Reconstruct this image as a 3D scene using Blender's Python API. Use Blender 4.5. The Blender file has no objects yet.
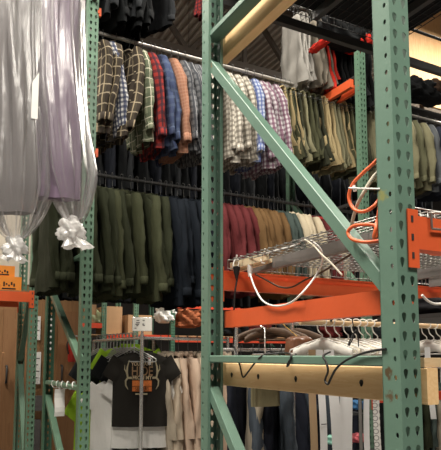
import bpy, math, random
from mathutils import Vector, Matrix
PI = math.pi
sc = bpy.context.scene
COL = sc.collection
rnd = random.Random(7)

# ------------------------------------------------------------------ camera (matched to the photo)
F, CX, CY, TH = 580.0, 220.5, 294.0, math.radians(6)
CAM = (-1.159, -1.155, 1.55); RT = (.883, -.469); FW = (.469, .883)
def at(px, py, ax, val):            # where the sight line of a pixel meets the plane axis=val
    a = (px-CX)/F; b = (CY-py)/F
    f = math.cos(TH)-math.sin(TH)*b; z = math.sin(TH)+math.cos(TH)*b
    d = (RT[0]*a+FW[0]*f, RT[1]*a+FW[1]*f, z)
    t = (val-CAM[ax])/d[ax]
    return Vector([CAM[i]+d[i]*t for i in range(3)])
cd = bpy.data.cameras.new('camera'); cam = bpy.data.objects.new('camera', cd); COL.objects.link(cam)
cd.sensor_fit = 'HORIZONTAL'; cd.sensor_width = 36; cd.lens = F/441*36; cd.shift_y = (CY-225)/441
cam.location = CAM; cam.rotation_euler = (PI/2+TH, 0, -math.atan2(.469, .883)); cd.clip_end = 100
sc.camera = cam

# ------------------------------------------------------------------ materials
MATS = {}
def nt(name):
    m = bpy.data.materials.new(name); m.use_nodes = True
    t = m.node_tree; t.nodes.clear()
    o = t.nodes.new('ShaderNodeOutputMaterial'); p = t.nodes.new('ShaderNodeBsdfPrincipled')
    t.links.new(p.outputs[0], o.inputs[0]); MATS[name] = m
    return m, t, p, o
def noise(t, scale, detail=3, coord='Object', stretch=None):
    tc = t.nodes.new('ShaderNodeTexCoord'); n = t.nodes.new('ShaderNodeTexNoise')
    n.inputs['Scale'].default_value = scale; n.inputs['Detail'].default_value = detail
    if stretch:
        mp = t.nodes.new('ShaderNodeMapping'); mp.inputs['Scale'].default_value = stretch
        t.links.new(tc.outputs[coord], mp.inputs[0]); t.links.new(mp.outputs[0], n.inputs['Vector'])
    else: t.links.new(tc.outputs[coord], n.inputs['Vector'])
    return n
def math_(t, op, a, b=None, c=None):
    m = t.nodes.new('ShaderNodeMath'); m.operation = op
    for i, v in enumerate((a, b, c)):
        if v is None: continue
        if isinstance(v, (int, float)): m.inputs[i].default_value = v
        else: t.links.new(v, m.inputs[i])
    return m.outputs[0]
def mixc(t, fac, a, b):
    m = t.nodes.new('ShaderNodeMix'); m.data_type = 'RGBA'
    for s, v in ((0, fac), (6, a), (7, b)):
        if isinstance(v, (int, float)): m.inputs[s].default_value = v
        elif isinstance(v, tuple): m.inputs[s].default_value = (*v, 1)
        else: t.links.new(v, m.inputs[s])
    return m.outputs[2]
def bump(t, p, h, strength, dist=.01):
    b = t.nodes.new('ShaderNodeBump'); b.inputs['Strength'].default_value = strength; b.inputs['Distance'].default_value = dist
    t.links.new(h, b.inputs['Height']); t.links.new(b.outputs[0], p.inputs['Normal'])
def plain(name, c, rough=.6, metal=0, var=.12, sc_=12, bmp=.0, stretch=None, sheen=0):
    m, t, p, o = nt(name)
    n = noise(t, sc_, 4, stretch=stretch)
    d = tuple(max(0, v*(1-var*2.2)) for v in c); e = tuple(min(1, v*(1+var)) for v in c)
    t.links.new(mixc(t, n.outputs[0], d, e), p.inputs['Base Color'])
    p.inputs['Roughness'].default_value = rough; p.inputs['Metallic'].default_value = metal
    if bmp: bump(t, p, n.outputs[0], bmp)
    m.diffuse_color = (*c, 1)
    return m
def painted(name, c, spots=()):
    m, t, p, o = nt(name)
    n = noise(t, 9, 5); n2 = noise(t, 60, 2)
    base = mixc(t, n.outputs[0], tuple(v*.86 for v in c), tuple(v*1.1 for v in c))
    for (co, rad, rc) in spots:
        tc = t.nodes.new('ShaderNodeTexCoord'); mp = t.nodes.new('ShaderNodeMapping')
        mp.inputs['Location'].default_value = [-v for v in co]
        t.links.new(tc.outputs['Object'], mp.inputs[0])
        ln = t.nodes.new('ShaderNodeVectorMath'); ln.operation = 'LENGTH'; t.links.new(mp.outputs[0], ln.inputs[0])
        q = math_(t, 'DIVIDE', ln.outputs['Value'], rad)
        q = math_(t, 'ADD', q, math_(t, 'MULTIPLY', math_(t, 'SUBTRACT', n2.outputs[0], .5), 2.5))
        q = math_(t, 'SUBTRACT', 1.0, q); q = math_(t, 'MULTIPLY', q, 2.0)
        cl = t.nodes.new('ShaderNodeClamp'); t.links.new(q, cl.inputs[0])
        base = mixc(t, cl.outputs[0], base, rc)
    t.links.new(base, p.inputs['Base Color'])
    p.inputs['Roughness'].default_value = .42
    bump(t, p, n2.outputs[0], .05)
    return m
def wood(name, a, b, axis=1, scale=1.0, rough=.6):
    m, t, p, o = nt(name)
    st = [14*scale]*3; st[axis] = 1.2*scale
    n = noise(t, 3, 5, stretch=st); n2 = noise(t, 1.2, 3)
    w = math_(t, 'FRACT', math_(t, 'MULTIPLY', n.outputs[0], 5))
    f = math_(t, 'ADD', math_(t, 'MULTIPLY', w, .45), math_(t, 'MULTIPLY', n2.outputs[0], .5))
    t.links.new(mixc(t, f, a, b), p.inputs['Base Color']); p.inputs['Roughness'].default_value = rough
    bump(t, p, n.outputs[0], .1)
    return m
def fabric(name, c, var=.2, bmp=.35, rough=.9):
    m, t, p, o = nt(name)
    n = noise(t, 5, 5); n2 = noise(t, 14, 3, stretch=(1, 1, .35))
    t.links.new(mixc(t, n.outputs[0], tuple(v*(1-var) for v in c), tuple(min(1, v*(1+var)) for v in c)), p.inputs['Base Color'])
    p.inputs['Roughness'].default_value = rough; p.inputs['Specular IOR Level'].default_value = .15
    bump(t, p, n2.outputs[0], bmp, .03)
    return m
def plaid(name, base, bands, var=.1):
    """bands: (axis 0=u 1=v, period, offset, width, colour, strength)"""
    m, t, p, o = nt(name)
    tc = t.nodes.new('ShaderNodeTexCoord'); sp = t.nodes.new('ShaderNodeSeparateXYZ'); t.links.new(tc.outputs['UV'], sp.inputs[0])
    n = noise(t, 7, 2)
    wob = math_(t, 'MULTIPLY', math_(t, 'SUBTRACT', n.outputs[0], .5), .02)
    col = base
    for ax, per, off, wid, cc, stg in bands:
        v = math_(t, 'ADD', sp.outputs[ax], wob)
        f = math_(t, 'FRACT', math_(t, 'ADD', math_(t, 'DIVIDE', v, per), off))
        f = math_(t, 'MULTIPLY', math_(t, 'LESS_THAN', f, wid), stg)
        col = mixc(t, f, col, cc)
    t.links.new(col, p.inputs['Base Color']); p.inputs['Roughness'].default_value = .9; p.inputs['Specular IOR Level'].default_value = .15
    n2 = noise(t, 14, 3, stretch=(1, 1, .35)); bump(t, p, n2.outputs[0], .35, .03)
    return m
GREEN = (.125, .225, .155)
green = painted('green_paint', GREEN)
greennear = painted('green_paint_near', (.135, .235, .18), [((0, .045, 1.50), .018, (.10, .07, .035)), ((0, .04, 1.44), .016, (.12, .09, .05)),
                   ((0, .05, 2.0), .02, (.25, .27, .1)), ((0, 1.15, 2.78+.1), .035, (.28, .14, .06)), ((0, 1.14, 1.3), .03, (.2, .12, .05))])
dgreen = painted('green_dark', (.06, .14, .09))  # darker copy of the rack green, for one rear post and far uprights
orange = painted('orange_paint', (.72, .115, .035))
redbeam = painted('red_orange_paint', (.55, .06, .025))
chanm = plain('channel_steel', (.20, .19, .18), .45, .1)
galv = plain('galvanised_steel', (.34, .33, .31), .38, .7, .1, 30)
chrome = plain('chrome', (.80, .79, .77), .25, .75, .05, 5)
darksteel = plain('dark_steel', (.055, .055, .055), .5, .3, .2)
pine = wood('pine_wood', (.80, .50, .23), (.95, .68, .38), 1)
pinex = wood('pine_wood_long', (.60, .42, .23), (.74, .56, .34), 0)
ply = wood('plywood', (.22, .115, .05), (.36, .20, .09), 2, .35, .5)
plylight = wood('light_plywood', (.62, .34, .14), (.85, .55, .28), 2, .5, .6)
lath = wood('lath_wood', (.66, .52, .33), (.78, .66, .46), 0)
walnut = wood('brown_wood', (.055, .028, .014), (.11, .06, .03), 0)
cream = plain('cream_wall', (.62, .56, .46), .8)
card = plain('cardboard', (.42, .25, .13), .85, 0, .08)
cardor = plain('orange_carton', (.85, .28, .03), .6, 0, .05)
paper = plain('white_paper', (.78, .77, .74), .7, 0, .03)
redm = plain('red_plastic', (.55, .03, .02), .45)
blackm = plain('black_rubber', (.012, .012, .012), .5)
whitec = plain('white_plastic', (.8, .79, .76), .4, 0, .03)
offw = plain('cream_plastic', (.68, .62, .50), .4, 0, .05)
orcord = plain('orange_cord', (.85, .16, .05), .4, 0, .05)
gold = plain('brass', (.7, .4, .1), .3, 1)
yellow = plain('yellow_tape', (.7, .6, .05), .5)
bluep = plain('blue_plastic', (.03, .1, .45), .4)
greyconduit = plain('grey_metal', (.16, .15, .15), .5, .3)
concrete = plain('concrete', (.22, .21, .2), .8, 0, .15, 3, .1)
wallm = plain('dark_block_wall', (.035, .03, .028), .9, 0, .2, 2)
ceilm = plain('corrugated_metal', (.40, .35, .30), .6, .0, .12, 2)
trussm = plain('truss_paint', (.09, .07, .055), .6)
lampm, _t, _p, _o = nt('lamp_tube'); _p.inputs['Emission Color'].default_value = (1, .95, .85, 1); _p.inputs['Emission Strength'].default_value = 3

# ------------------------------------------------------------------ object helpers
def link(name, me, mat=None, parent=None, loc=(0, 0, 0), rot=(0, 0, 0)):
    o = bpy.data.objects.new(name, me); COL.objects.link(o)
    if mat is not None and me is not None and hasattr(me, 'materials') and len(me.materials) == 0: me.materials.append(mat)
    if parent: o.parent = parent
    o.location = loc; o.rotation_euler = rot
    return o
def T(o, label, cat, group=None, kind=None):
    o['label'] = label; o['category'] = cat
    if group: o['group'] = group
    if kind: o['kind'] = kind
    return o
def S(o):
    o['kind'] = 'structure'; return o
def empty(name, loc=(0, 0, 0), rot=(0, 0, 0)):
    o = bpy.data.objects.new(name, None); COL.objects.link(o); o.location = loc; o.rotation_euler = rot
    o.empty_display_size = .05
    return o
class MB:
    def __init__(s): s.v = []; s.f = []; s.uv = []; s.smooth = []
    def add(s, vs, fs, uvs=None, smooth=False):
        b = len(s.v); s.v += [tuple(v) for v in vs]
        for i, f in enumerate(fs):
            s.f.append([b+k for k in f]); s.uv.append(uvs[i] if uvs else None); s.smooth.append(smooth)
    def box(s, lo, hi, M=None):
        x0, y0, z0 = lo; x1, y1, z1 = hi
        v = [Vector(p) for p in ((x0, y0, z0), (x1, y0, z0), (x1, y1, z0), (x0, y1, z0), (x0, y0, z1), (x1, y0, z1), (x1, y1, z1), (x0, y1, z1))]
        if M: v = [M @ p for p in v]
        s.add(v, [(0, 3, 2, 1), (4, 5, 6, 7), (0, 1, 5, 4), (1, 2, 6, 5), (2, 3, 7, 6), (3, 0, 4, 7)])
    def bar(s, a, b, w, h, up=(1, 0, 0), ch=0):
        """bar from a to b, w along 'up'-ish side vector, h across; ch = chamfer"""
        a = Vector(a); b = Vector(b); d = (b-a).normalized(); u = Vector(up); u = (u-d*u.dot(d)).normalized(); w2 = d.cross(u)
        c = ch
        pts = [(-w/2+c, -h/2), (w/2-c, -h/2), (w/2, -h/2+c), (w/2, h/2-c), (w/2-c, h/2), (-w/2+c, h/2), (-w/2, h/2-c), (-w/2, -h/2+c)] if c else [(-w/2, -h/2), (w/2, -h/2), (w/2, h/2), (-w/2, h/2)]
        n = len(pts)
        vs = [a+u*x+w2*y for x, y in pts]+[b+u*x+w2*y for x, y in pts]
        s.add(vs, [(i, (i+1) % n, n+(i+1) % n, n+i) for i in range(n)]+[tuple(range(n-1, -1, -1)), tuple(range(n, 2*n))])
    def loft(s, rings, cap0=False, cap1=False, closed=True, uvscale=True, smooth=True):
        n = len(rings[0]); vs = [p for r in rings for p in r]; fs = []; uv = []
        us = [0]
        mid = rings[len(rings)//2]
        for i in range(n): us.append(us[-1]+(Vector(mid[(i+1) % n])-Vector(mid[i])).length)
        vv = [0]
        for k in range(len(rings)-1): vv.append(vv[-1]+(Vector(rings[k+1][0])-Vector(rings[k][0])).length)
        m = n if closed else n-1
        for k in range(len(rings)-1):
            for i in range(m):
                j = (i+1) % n
                fs.append((k*n+i, k*n+j, (k+1)*n+j, (k+1)*n+i))
                uv.append(((us[i], vv[k]), (us[i+1], vv[k]), (us[i+1], vv[k+1]), (us[i], vv[k+1])))
        s.add(vs, fs, uv, smooth)
        if cap0: s.add(rings[0], [tuple(range(n-1, -1, -1))])
        if cap1: s.add(rings[-1], [tuple(range(n))])
    def tube(s, pts, r, seg=8, cap=True, smooth_n=0):
        P = [Vector(p) for p in pts]
        if smooth_n:
            Q = []
            for i in range(len(P)-1):
                p0 = P[max(i-1, 0)]; p1 = P[i]; p2 = P[i+1]; p3 = P[min(i+2, len(P)-1)]
                for k in range(smooth_n):
                    t = k/smooth_n
                    Q.append(.5*((2*p1)+(p2-p0)*t+(2*p0-5*p1+4*p2-p3)*t*t+(-p0+3*p1-3*p2+p3)*t**3))
            Q.append(P[-1]); P = Q
        rings = []; u = None
        for i, p in enumerate(P):
            d = (P[min(i+1, len(P)-1)]-P[max(i-1, 0)])
            d = d.normalized() if d.length > 1e-9 else Vector((0, 0, 1))
            if u is None:
                u = d.orthogonal().normalized()
            u = (u-d*u.dot(d)).normalized(); w = d.cross(u)
            rr = r[i] if isinstance(r, (list, tuple)) else r
            rings.append([p+(u*math.cos(2*PI*k/seg)+w*math.sin(2*PI*k/seg))*rr for k in range(seg)])
        s.loft(rings, cap, cap)
    def mesh(s, name='m'):
        me = bpy.data.meshes.new(name); me.from_pydata(s.v, [], s.f); me.validate(); me.update()
        if any(u for u in s.uv) and len(me.polygons) == len(s.f):
            l = me.uv_layers.new(name='UVMap')
            for p, u in zip(me.polygons, s.uv):
                if u:
                    for li, c in zip(p.loop_indices, u): l.data[li].uv = c
        if len(me.polygons) == len(s.smooth):
            for p, sm in zip(me.polygons, s.smooth): p.use_smooth = sm
        return me
    def build(s, name, mat, parent=None, loc=(0, 0, 0), rot=(0, 0, 0)):
        return link(name, s.mesh(name), mat, parent, loc, rot)
def copy_tree(o, parent=None):
    c = o.copy(); COL.objects.link(c)
    if parent: c.parent = parent
    for ch in list(o.children): copy_tree(ch, c)
    return c
def setmat(o, mat):                   # per-object material on shared mesh data
    if o.type == 'MESH' and len(o.material_slots):
        o.material_slots[0].link = 'OBJECT'; o.material_slots[0].material = mat

# ------------------------------------------------------------------ pallet-rack uprights
PITCH = .0508
def tear(cx, cz, flip=1):
    pts = []
    for k in range(12):
        a = PI/4+2*PI*k/12
        x, z = math.cos(a), math.sin(a)
        r = .0088
        if z > 0: pts.append((cx+x*r, cz+.006+z*r*flip))
        else: pts.append((cx+x*r*(1-.45*(-z)), cz+.006+z*.021*flip))
    return pts
def rnd_hole(cx, cz):
    return [(cx+.0055*math.cos(PI/4+2*PI*k/12), cz-.010+.0075*math.sin(PI/4+2*PI*k/12)) for k in range(12)]
def rectpts(x0, x1, z0, z1):          # 12 points counter-clockwise from the upper right corner
    c = [(x1, z1), (x0, z1), (x0, z0), (x1, z0)]; out = []
    for i in range(4):
        a = c[i]; b = c[(i+1) % 4]
        for k in range(3): out.append((a[0]+(b[0]-a[0])*k/3, a[1]+(b[1]-a[1])*k/3))
    return out
def plate(mb, fn, cells, rows, z0, t):
    """fn(a,z,depth)->3D ; cells: (a0,a1,holefn or None, centre)"""
    for r in range(rows):
        za = z0+r*PITCH; zb = za+PITCH; zc = (za+zb)/2
        for a0, a1, hf, ac in cells:
            if hf is None:
                for dd in (0, t):
                    mb.add([fn(a0, za, dd), fn(a1, za, dd), fn(a1, zb, dd), fn(a0, zb, dd)], [(0, 1, 2, 3)])
                continue
            R_ = rectpts(a0, a1, za, zb); H = hf(ac, zc)
            fs = [(i, (i+1) % 12, 12+(i+1) % 12, 12+i) for i in range(12)]
            for dd in (0, t): mb.add([fn(a, z, dd) for a, z in R_+H], fs)
            mb.add([fn(a, z, 0) for a, z in H]+[fn(a, z, t) for a, z in H], fs)
W, D, TK = .075, .068, .0025
def post_mesh(rows, z0=0.0):
    mb = MB()
    plate(mb, lambda a, z, d: (a, d, z), [(0, .0375, tear, .0195), (.0375, W, tear, .0555)], rows, z0, TK)
    plate(mb, lambda a, z, d: (d, a, z), [(0, .036, rnd_hole, .019), (.036, D, None, 0)], rows, z0, TK)
    plate(mb, lambda a, z, d: (W-d, a, z), [(0, .036, rnd_hole, .019), (.036, D, None, 0)], rows, z0, TK)
    zt = z0+rows*PITCH
    for x0, x1 in ((0, .012), (W-.012, W)):       # turned-in lips
        mb.box((x0, D-TK, z0), (x1, D, zt))
    mb.box((0, 0, z0-.01), (W, D, z0))
    return mb.mesh('post')
postT = post_mesh(100); postF = post_mesh(86)
fp = MB(); fp.box((-.03, -.03, 0), (.105, .1, .008)); footme = fp.mesh('foot_plate')
def frame(x0, y0, y1, mat, braces, tall=True, tall2=None, rearm=None):
    """upright frame: front post with its web facing -y, rear post facing +y. braces: (kind, rear z, front z)"""
    r = empty('upright_frame', (x0, y0, 0))
    me = postT if tall else postF
    a = link('post', me, None, r); b = link('post', me if tall2 is None else tall2, None, r, (W, y1-y0, 0), (0, 0, PI))
    for o, m_ in ((a, mat), (b, rearm or mat)):
        if not len(o.data.materials): o.data.materials.append(mat)
        setmat(o, m_)
        f = link('foot_plate', footme, None, o)
        if not len(f.data.materials): f.data.materials.append(mat)
        setmat(f, mat)
    dpt = y1-y0
    for kind, zr, zf in braces:
        mb = MB()
        if kind == 'cross':
            mb.bar((W/2, .03, zr), (W/2, dpt-.03, zr), .062, .03, ch=.004)
            mb.build('horizontal_brace', mat, r)
        else:
            A = Vector((W/2, dpt-.045, zr)); B = Vector((W/2, .045, zf))
            mb.bar(A, B, .05, .034, ch=.004)
            d = (B-A).normalized(); n = Vector((1, 0, 0)).cross(d)
            mb.bar(A-Vector((.02, 0, 0)), B-Vector((.02, 0, 0)), .012, .042, ch=.002)
            mb.build('diagonal_brace', mat, r)
    return r
near = frame(0, 0, 1.19, greennear, [('cross', 3.035, 0), ('diag', 2.90, 1.72), ('cross', 1.533, 0), ('diag', 1.40, .22), ('cross', .12, 0), ('cross', 4.5, 0)])
near.rotation_euler.z = .010
T(near, 'large near green upright frame, perforated posts joined by a long diagonal brace', 'rack frame')
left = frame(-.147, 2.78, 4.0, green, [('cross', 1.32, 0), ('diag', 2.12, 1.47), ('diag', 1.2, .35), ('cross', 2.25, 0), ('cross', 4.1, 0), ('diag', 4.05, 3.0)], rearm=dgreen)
T(left, 'green upright frame behind the tied plastic bags, left end of the shirt rows', 'rack frame')
far = frame(2.372, 2.76, 3.97, green, [('cross', 1.4, 0), ('diag', 3.2, 2.1)], tall=False)
T(far, 'green upright frame with open toothed top beside the khaki clothes', 'rack frame')
third = frame(-.215, 4.36, 5.05, green, [('diag', 1.5, 2.3), ('diag', 1.45, .3)])
T(third, 'slim green upright frame before the plywood wall, holding the left orange beam', 'rack frame')
# teeth on the far post's cut top
mb = MB()
for k, (dx, hh) in enumerate(((0, .02), (.03, .05), (.055, .015))): mb.box((dx, 0, 86*PITCH), (dx+.014, .004, 86*PITCH+hh))
mb.build('cut_edge', green, far)

def ubeam(x0, x1, y, z0, z1, mat, label, front=-1, name='orange_beam', thick=.045, conn=(True, True), hooks=False):
    """rack beam along x with stepped face and connector plates on both ends"""
    r = empty(name, (x0, y, z0)); h = z1-z0; L = x1-x0
    mb = MB(); s = front
    lo, hi = (0, thick) if s < 0 else (-thick, 0)
    mb.box((0, lo, 0), (L, hi, h*.62)); 
    if s < 0: mb.box((0, lo, h*.62), (L, hi-.016, h))
    else: mb.box((0, lo+.016, h*.62), (L, hi, h))
    mb.build('beam_bar', mat, r)
    for side, ok in ((0, conn[0]), (1, conn[1])):
        if not ok: continue
        c = MB(); xa = 0 if side == 0 else L
        sg = 1 if side == 0 else -1
        yy = -.006 if s < 0 else .002
        c.box((min(xa, xa-sg*.036), yy, -.055), (max(xa, xa-sg*.036), yy+.004, h+.015))
        c.box((min(xa, xa+sg*.004), min(yy, -.006 if s < 0 else -.05), -.055), (max(xa, xa+sg*.004), max(yy+.004, .05 if s < 0 else .006), h+.015))
        cp = c.build('connector_plate', mat, r)
        q = MB()
        for k in range(3):
            zc = -.03+k*(h+.06)/3
            q.box((xa-sg*.02-.004, yy-.0015 if s < 0 else yy+.004, zc), (xa-sg*.02+.004, yy if s < 0 else yy+.0055, zc+.018))
        q.build('slot', darksteel, cp)
    return T(r, label, 'beam')
ubeam(W, 2.5, 0, 1.845, 1.94, orange, 'orange beam bolted to the right of the large near post', conn=(True, False))
ubeam(W, 2.5, 1.19, 1.845, 1.935, orange, 'orange rear beam under the wire decking, running behind the diagonal brace', front=1, conn=(True, False))
mb = MB(); mb.box((.08, .05, 1.672), (.12, 1.14, 1.745)); T(mb.build('orange_cross_beam', orange), 'plain orange bar running front to back, lowest of the orange bars in the near rack', 'beam')
# dark rear beam of the upper deck
ubeam(W, 2.6, 1.19, 3.23, 3.285, darksteel, 'dark grey upper beam below the black clothes', front=1, thick=.03, name='dark_beam', conn=(True, False))
ubeam(W, 2.6, 0, 3.225, 3.29, darksteel, 'dark grey upper front beam above the near post, out past the picture top', name='dark_beam', conn=(True, False))
# third row beam to the left, with cartons
ubeam(-1.9, -.215, 4.36, 2.035, 2.125, orange, 'orange beam at the left edge below the orange cartons', conn=(False, True))
ubeam(-1.9, -.215, 5.05, 2.035, 2.125, orange, 'orange rear beam behind the orange cartons at the left edge', front=1, conn=(False, True))
mb = MB(); mb.box((-1.9, 4.37, 2.125), (-.24, 5.04, 2.137)); T(mb.build('deck_board', ply), 'thin shelf board under the orange cartons at left', 'shelf')
# row two beams
ubeam(2.447, 5.0, 2.76, 1.13, 1.21, redbeam, 'red orange beam low behind the large near post', conn=(True, False))
mb = MB(); mb.box((2.33, 2.84, 4.03), (2.37, 3.9, 4.11)); T(mb.build('orange_cross_bar', orange), 'short orange bar running back from the toothed green post', 'beam')
mb = MB(); mb.box((2.447, 2.84, 4.03), (2.477, 3.9, 4.11)); T(mb.build('orange_cross_bar', orange), 'short orange bar on the right side of the toothed green post', 'beam')

# orange sticker tags on the left post
for z, lb in ((at(98, 12, 1, 2.78).z, 'small orange clip high on the left green post'), (at(98, 153, 1, 2.78).z, 'small orange clip on the left green post level with the shirt hems')):
    mb = MB(); mb.box((-.072, 2.774, z-.03), (-.055, 2.80, z+.03)); mb.box((-.08, 2.772, z-.012), (-.06, 2.778, z+.012)); T(mb.build('beam_clip', orange), lb, 'clip')

# ------------------------------------------------------------------ wood on the near frame
mb = MB(); mb.bar((.105, -.012, 1.465), (.105, 1.20, 1.465), .042, .1, ch=.003)
pl = mb.build('wooden_plank', pine); T(pl, 'knotty pine plank screwed along the green crossbar at mid height', 'plank')
q = MB()
for y in (.25, .6, .86, 1.08):
    q.tube([(.083, y, 1.465), (.0835, y, 1.465)], .009, 10); q.tube([(.083, y+.0, 1.458), (.0834, y, 1.458)], .006, 8)
q.build('screw_hole', blackm, pl)
mb = MB(); mb.bar((.105, -.01, 3.0), (.105, 1.20, 3.0), .05, .095, ch=.003)
T(mb.build('wooden_plank', pine), 'pale pine plank along the upper green crossbar near the roof', 'plank')
mb = MB(); mb.box((.085, -.004, 1.5165), (2.5, .05, 1.542)); T(mb.build('wooden_rail', pinex), 'flat wooden rail at the right edge, resting on the plank end', 'rail')

# ------------------------------------------------------------------ wire decks
def wdeck(x0, x1, y0, y1, z, mat, label, step=.05, name='wire_deck', chans=(), nup=True):
    r = empty(name, (x0, y0, z)); mb = MB(); Lx = x1-x0; Ly = y1-y0; rr = .0024
    n = int(Lx/step)
    for i in range(n+1):
        x = Lx*i/n; mb.tube([(x, 0, -.035), (x, 0, 0), (x, Ly, 0), (x, Ly, -.035)], rr, 5)
    m = int(Ly/(step*1.9))
    for j in range(m+1): mb.tube([(0, Ly*j/m, .005), (Lx, Ly*j/m, .005)], rr, 5)
    for y in (0, Ly): mb.tube([(0, y, -.035), (Lx, y, -.035)], rr, 5)
    mb.build('wire_grid', mat, r)
    for c in chans:
        q = MB(); q.box((c, .012, -.052), (c+.03, Ly-.012, -.006)); q.build('support_channel', chanm if mat is galv else mat, r)
    return T(r, label, 'wire deck')
wdeck(.10, 1.24, .06, 1.145, 1.978, galv, 'galvanised wire deck lying on the orange beams behind the near post', .03, chans=(.115, .95))
wdeck(1.27, 2.42, .06, 1.145, 1.978, galv, 'galvanised wire deck at the right edge behind the orange beam', .03, chans=(.1, .9))
wdeck(.10, 1.22, .03, 1.15, 3.335, darksteel, 'dark wire deck under the black folded coats at the top', .045, chans=(.11, .5, .9))

# ------------------------------------------------------------------ room
mb = MB(); mb.box((-8, -5, -.1), (14, 14, -.0)); S(mb.build('floor', concrete))
def wallbox(name, lo, hi, mat):
    m = MB(); m.box(lo, hi); return S(m.build(name, mat))
wallbox('wall_back', (-8, 13.8, 0), (14, 14, 8), wallm)
wallbox('wall_left', (-8, -5, 0), (-7.8, 13.8, 8), wallm)
wallbox('wall_right', (13.8, -5, 0), (14, 13.8, 8), wallm)
wallbox('wall_front', (-8, -5.2, 0), (14, -5, 8), wallm)
mb = MB(); n = 160                     # corrugated ceiling, ridges along y
prof = []
for i in range(n*4+1):
    x = -8+22*i/(n*4); k = i % 4
    prof.append((x, 7.6+(.05 if k in (0, 1) else 0)))
vs = [(x, y, z) for y in (-5, 13.8) for x, z in prof]; N = len(prof)
mb.add(vs, [(i, i+1, N+i+1, N+i) for i in range(N-1)])
S(mb.build('ceiling', ceilm))
def truss(y, label):
    r = MB(); zt = 7.4; zb = 6.2
    r.bar((-8, y, zt), (14, y, zt), .12, .18, (0, 1, 0)); r.bar((-8, y, zb), (14, y, zb), .1, .1, (0, 1, 0))
    x = -7.6; k = 0
    while x < 13:
        r.bar((x, y, zb), (x+1.0, y, zt), .07, .07, (0, 1, 0)); r.bar((x+1.0, y, zt), (x+2.0, y, zb), .07, .07, (0, 1, 0)); r.bar((x+1, y, zt), (x+1, y, zb), .06, .06, (0, 1, 0))
        x += 2.0
    return T(r.build('roof_truss', trussm), label, 'truss', None)
truss(6.6, 'dark roof truss with crossed members seen above the plaid shirts')
truss(9.6, 'farther dark roof truss under the corrugated ceiling')
# partition wall of plywood with cream upper part at the left
wallbox('wall_partition', (-6, 6.3, 0), (.74, 6.4, 2.42), ply)
wallbox('trim_1', (-6, 6.28, 2.42), (.74, 6.40, 3.6), cream)
p = at(52, 300, 1, 6.3)
# plywood doors on the partition
for i, (xa, xb, lb) in enumerate(((at(57, 350, 1, 6.3).x, .72, 1), (at(2, 350, 1, 6.3).x, at(32, 350, 1, 6.3).x, 2))):
    m = MB(); m.box((xa, 6.26, .05), (xb, 6.30, 2.1)); d = S(m.build('door_%d' % lb, wood('door_wood_%d' % lb, (.21, .10, .04), (.33, .17, .075), 2, .3)))
    h = MB(); h.tube([(xa+.05, 6.26, 1.42), (xa+.05, 6.21, 1.42), (xa+.05, 6.21, 1.22), (xa+.05, 6.26, 1.22)], .012, 8); h.build('door_handle', darksteel, d)
def sheet(a, b, y, label, mat=paper, name='paper_notice', cat='paper', lines=0, band=None):
    p0 = at(a[0], a[1], 1, y); p1 = at(b[0], b[1], 1, y)
    m = MB(); m.box((p0.x, y-.006, p1.z), (p1.x, y, p0.z)); o = m.build(name, mat); T(o, label, cat)
    if lines:
        q = MB(); h = p0.z-p1.z
        for k in range(lines):
            z = p0.z-h*(k+1)/(lines+1); q.box((p0.x+(p1.x-p0.x)*.15, y-.0075, z-.006), (p1.x-(p1.x-p0.x)*(.15+.2*(k % 2)), y-.006, z+.006))
        q.build('printed_lines', greyconduit, o)
    if band:
        q = MB(); q.box((p0.x+(p1.x-p0.x)*.3, y-.009, p1.z+(p0.z-p1.z)*.15), (p1.x, y-.006, p0.z-(p0.z-p1.z)*.1)); q.build('red_panel', redm, o)
    return o
sheet((36, 247), (44, 292), 6.26, 'white notice with a red panel on the cream wall', name='wall_sign', cat='sign', band=1)
sheet((49, 315), (53, 350), 6.26, 'narrow white sheet on the plywood wall beside the door', lines=5)
sheet((33, 316), (40, 340), 6.26, 'upper white printed sheet between the green posts', lines=4)
sheet((33, 352), (40, 384), 6.26, 'lower white printed sheet between the green posts', lines=4)
# fire extinguisher
a = at(69.5, 362, 1, 6.15); b = at(76.5, 336, 1, 6.15)
m = MB(); cx = (a.x+b.x)/2; h = b.z-a.z; r_ = .05
rr = [(0, .8), (.02, 1), (.7*h, 1), (.78*h, .75), (.82*h, .4), (.9*h, .35)]
m.loft([[(cx+math.cos(2*PI*k/16)*r_*s, 6.2+math.sin(2*PI*k/16)*r_*s, a.z+z) for k in range(16)] for z, s in rr], True, True)
fe = m.build('fire_extinguisher', redm); T(fe, 'small red fire extinguisher on the plywood wall', 'fire extinguisher')
q = MB(); q.tube([(cx, 6.2, a.z+h*.88), (cx, 6.2, a.z+h), (cx+.06, 6.17, a.z+h)], .012, 8); q.build('valve', galv, fe)
q = MB(); q.tube([(cx-.02, 6.19, a.z+h*.92), (cx-.07, 6.17, a.z+h*.7), (cx-.055, 6.15, a.z+h*.3)], .009, 8, smooth_n=4); q.build('hose', blackm, fe)
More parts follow.
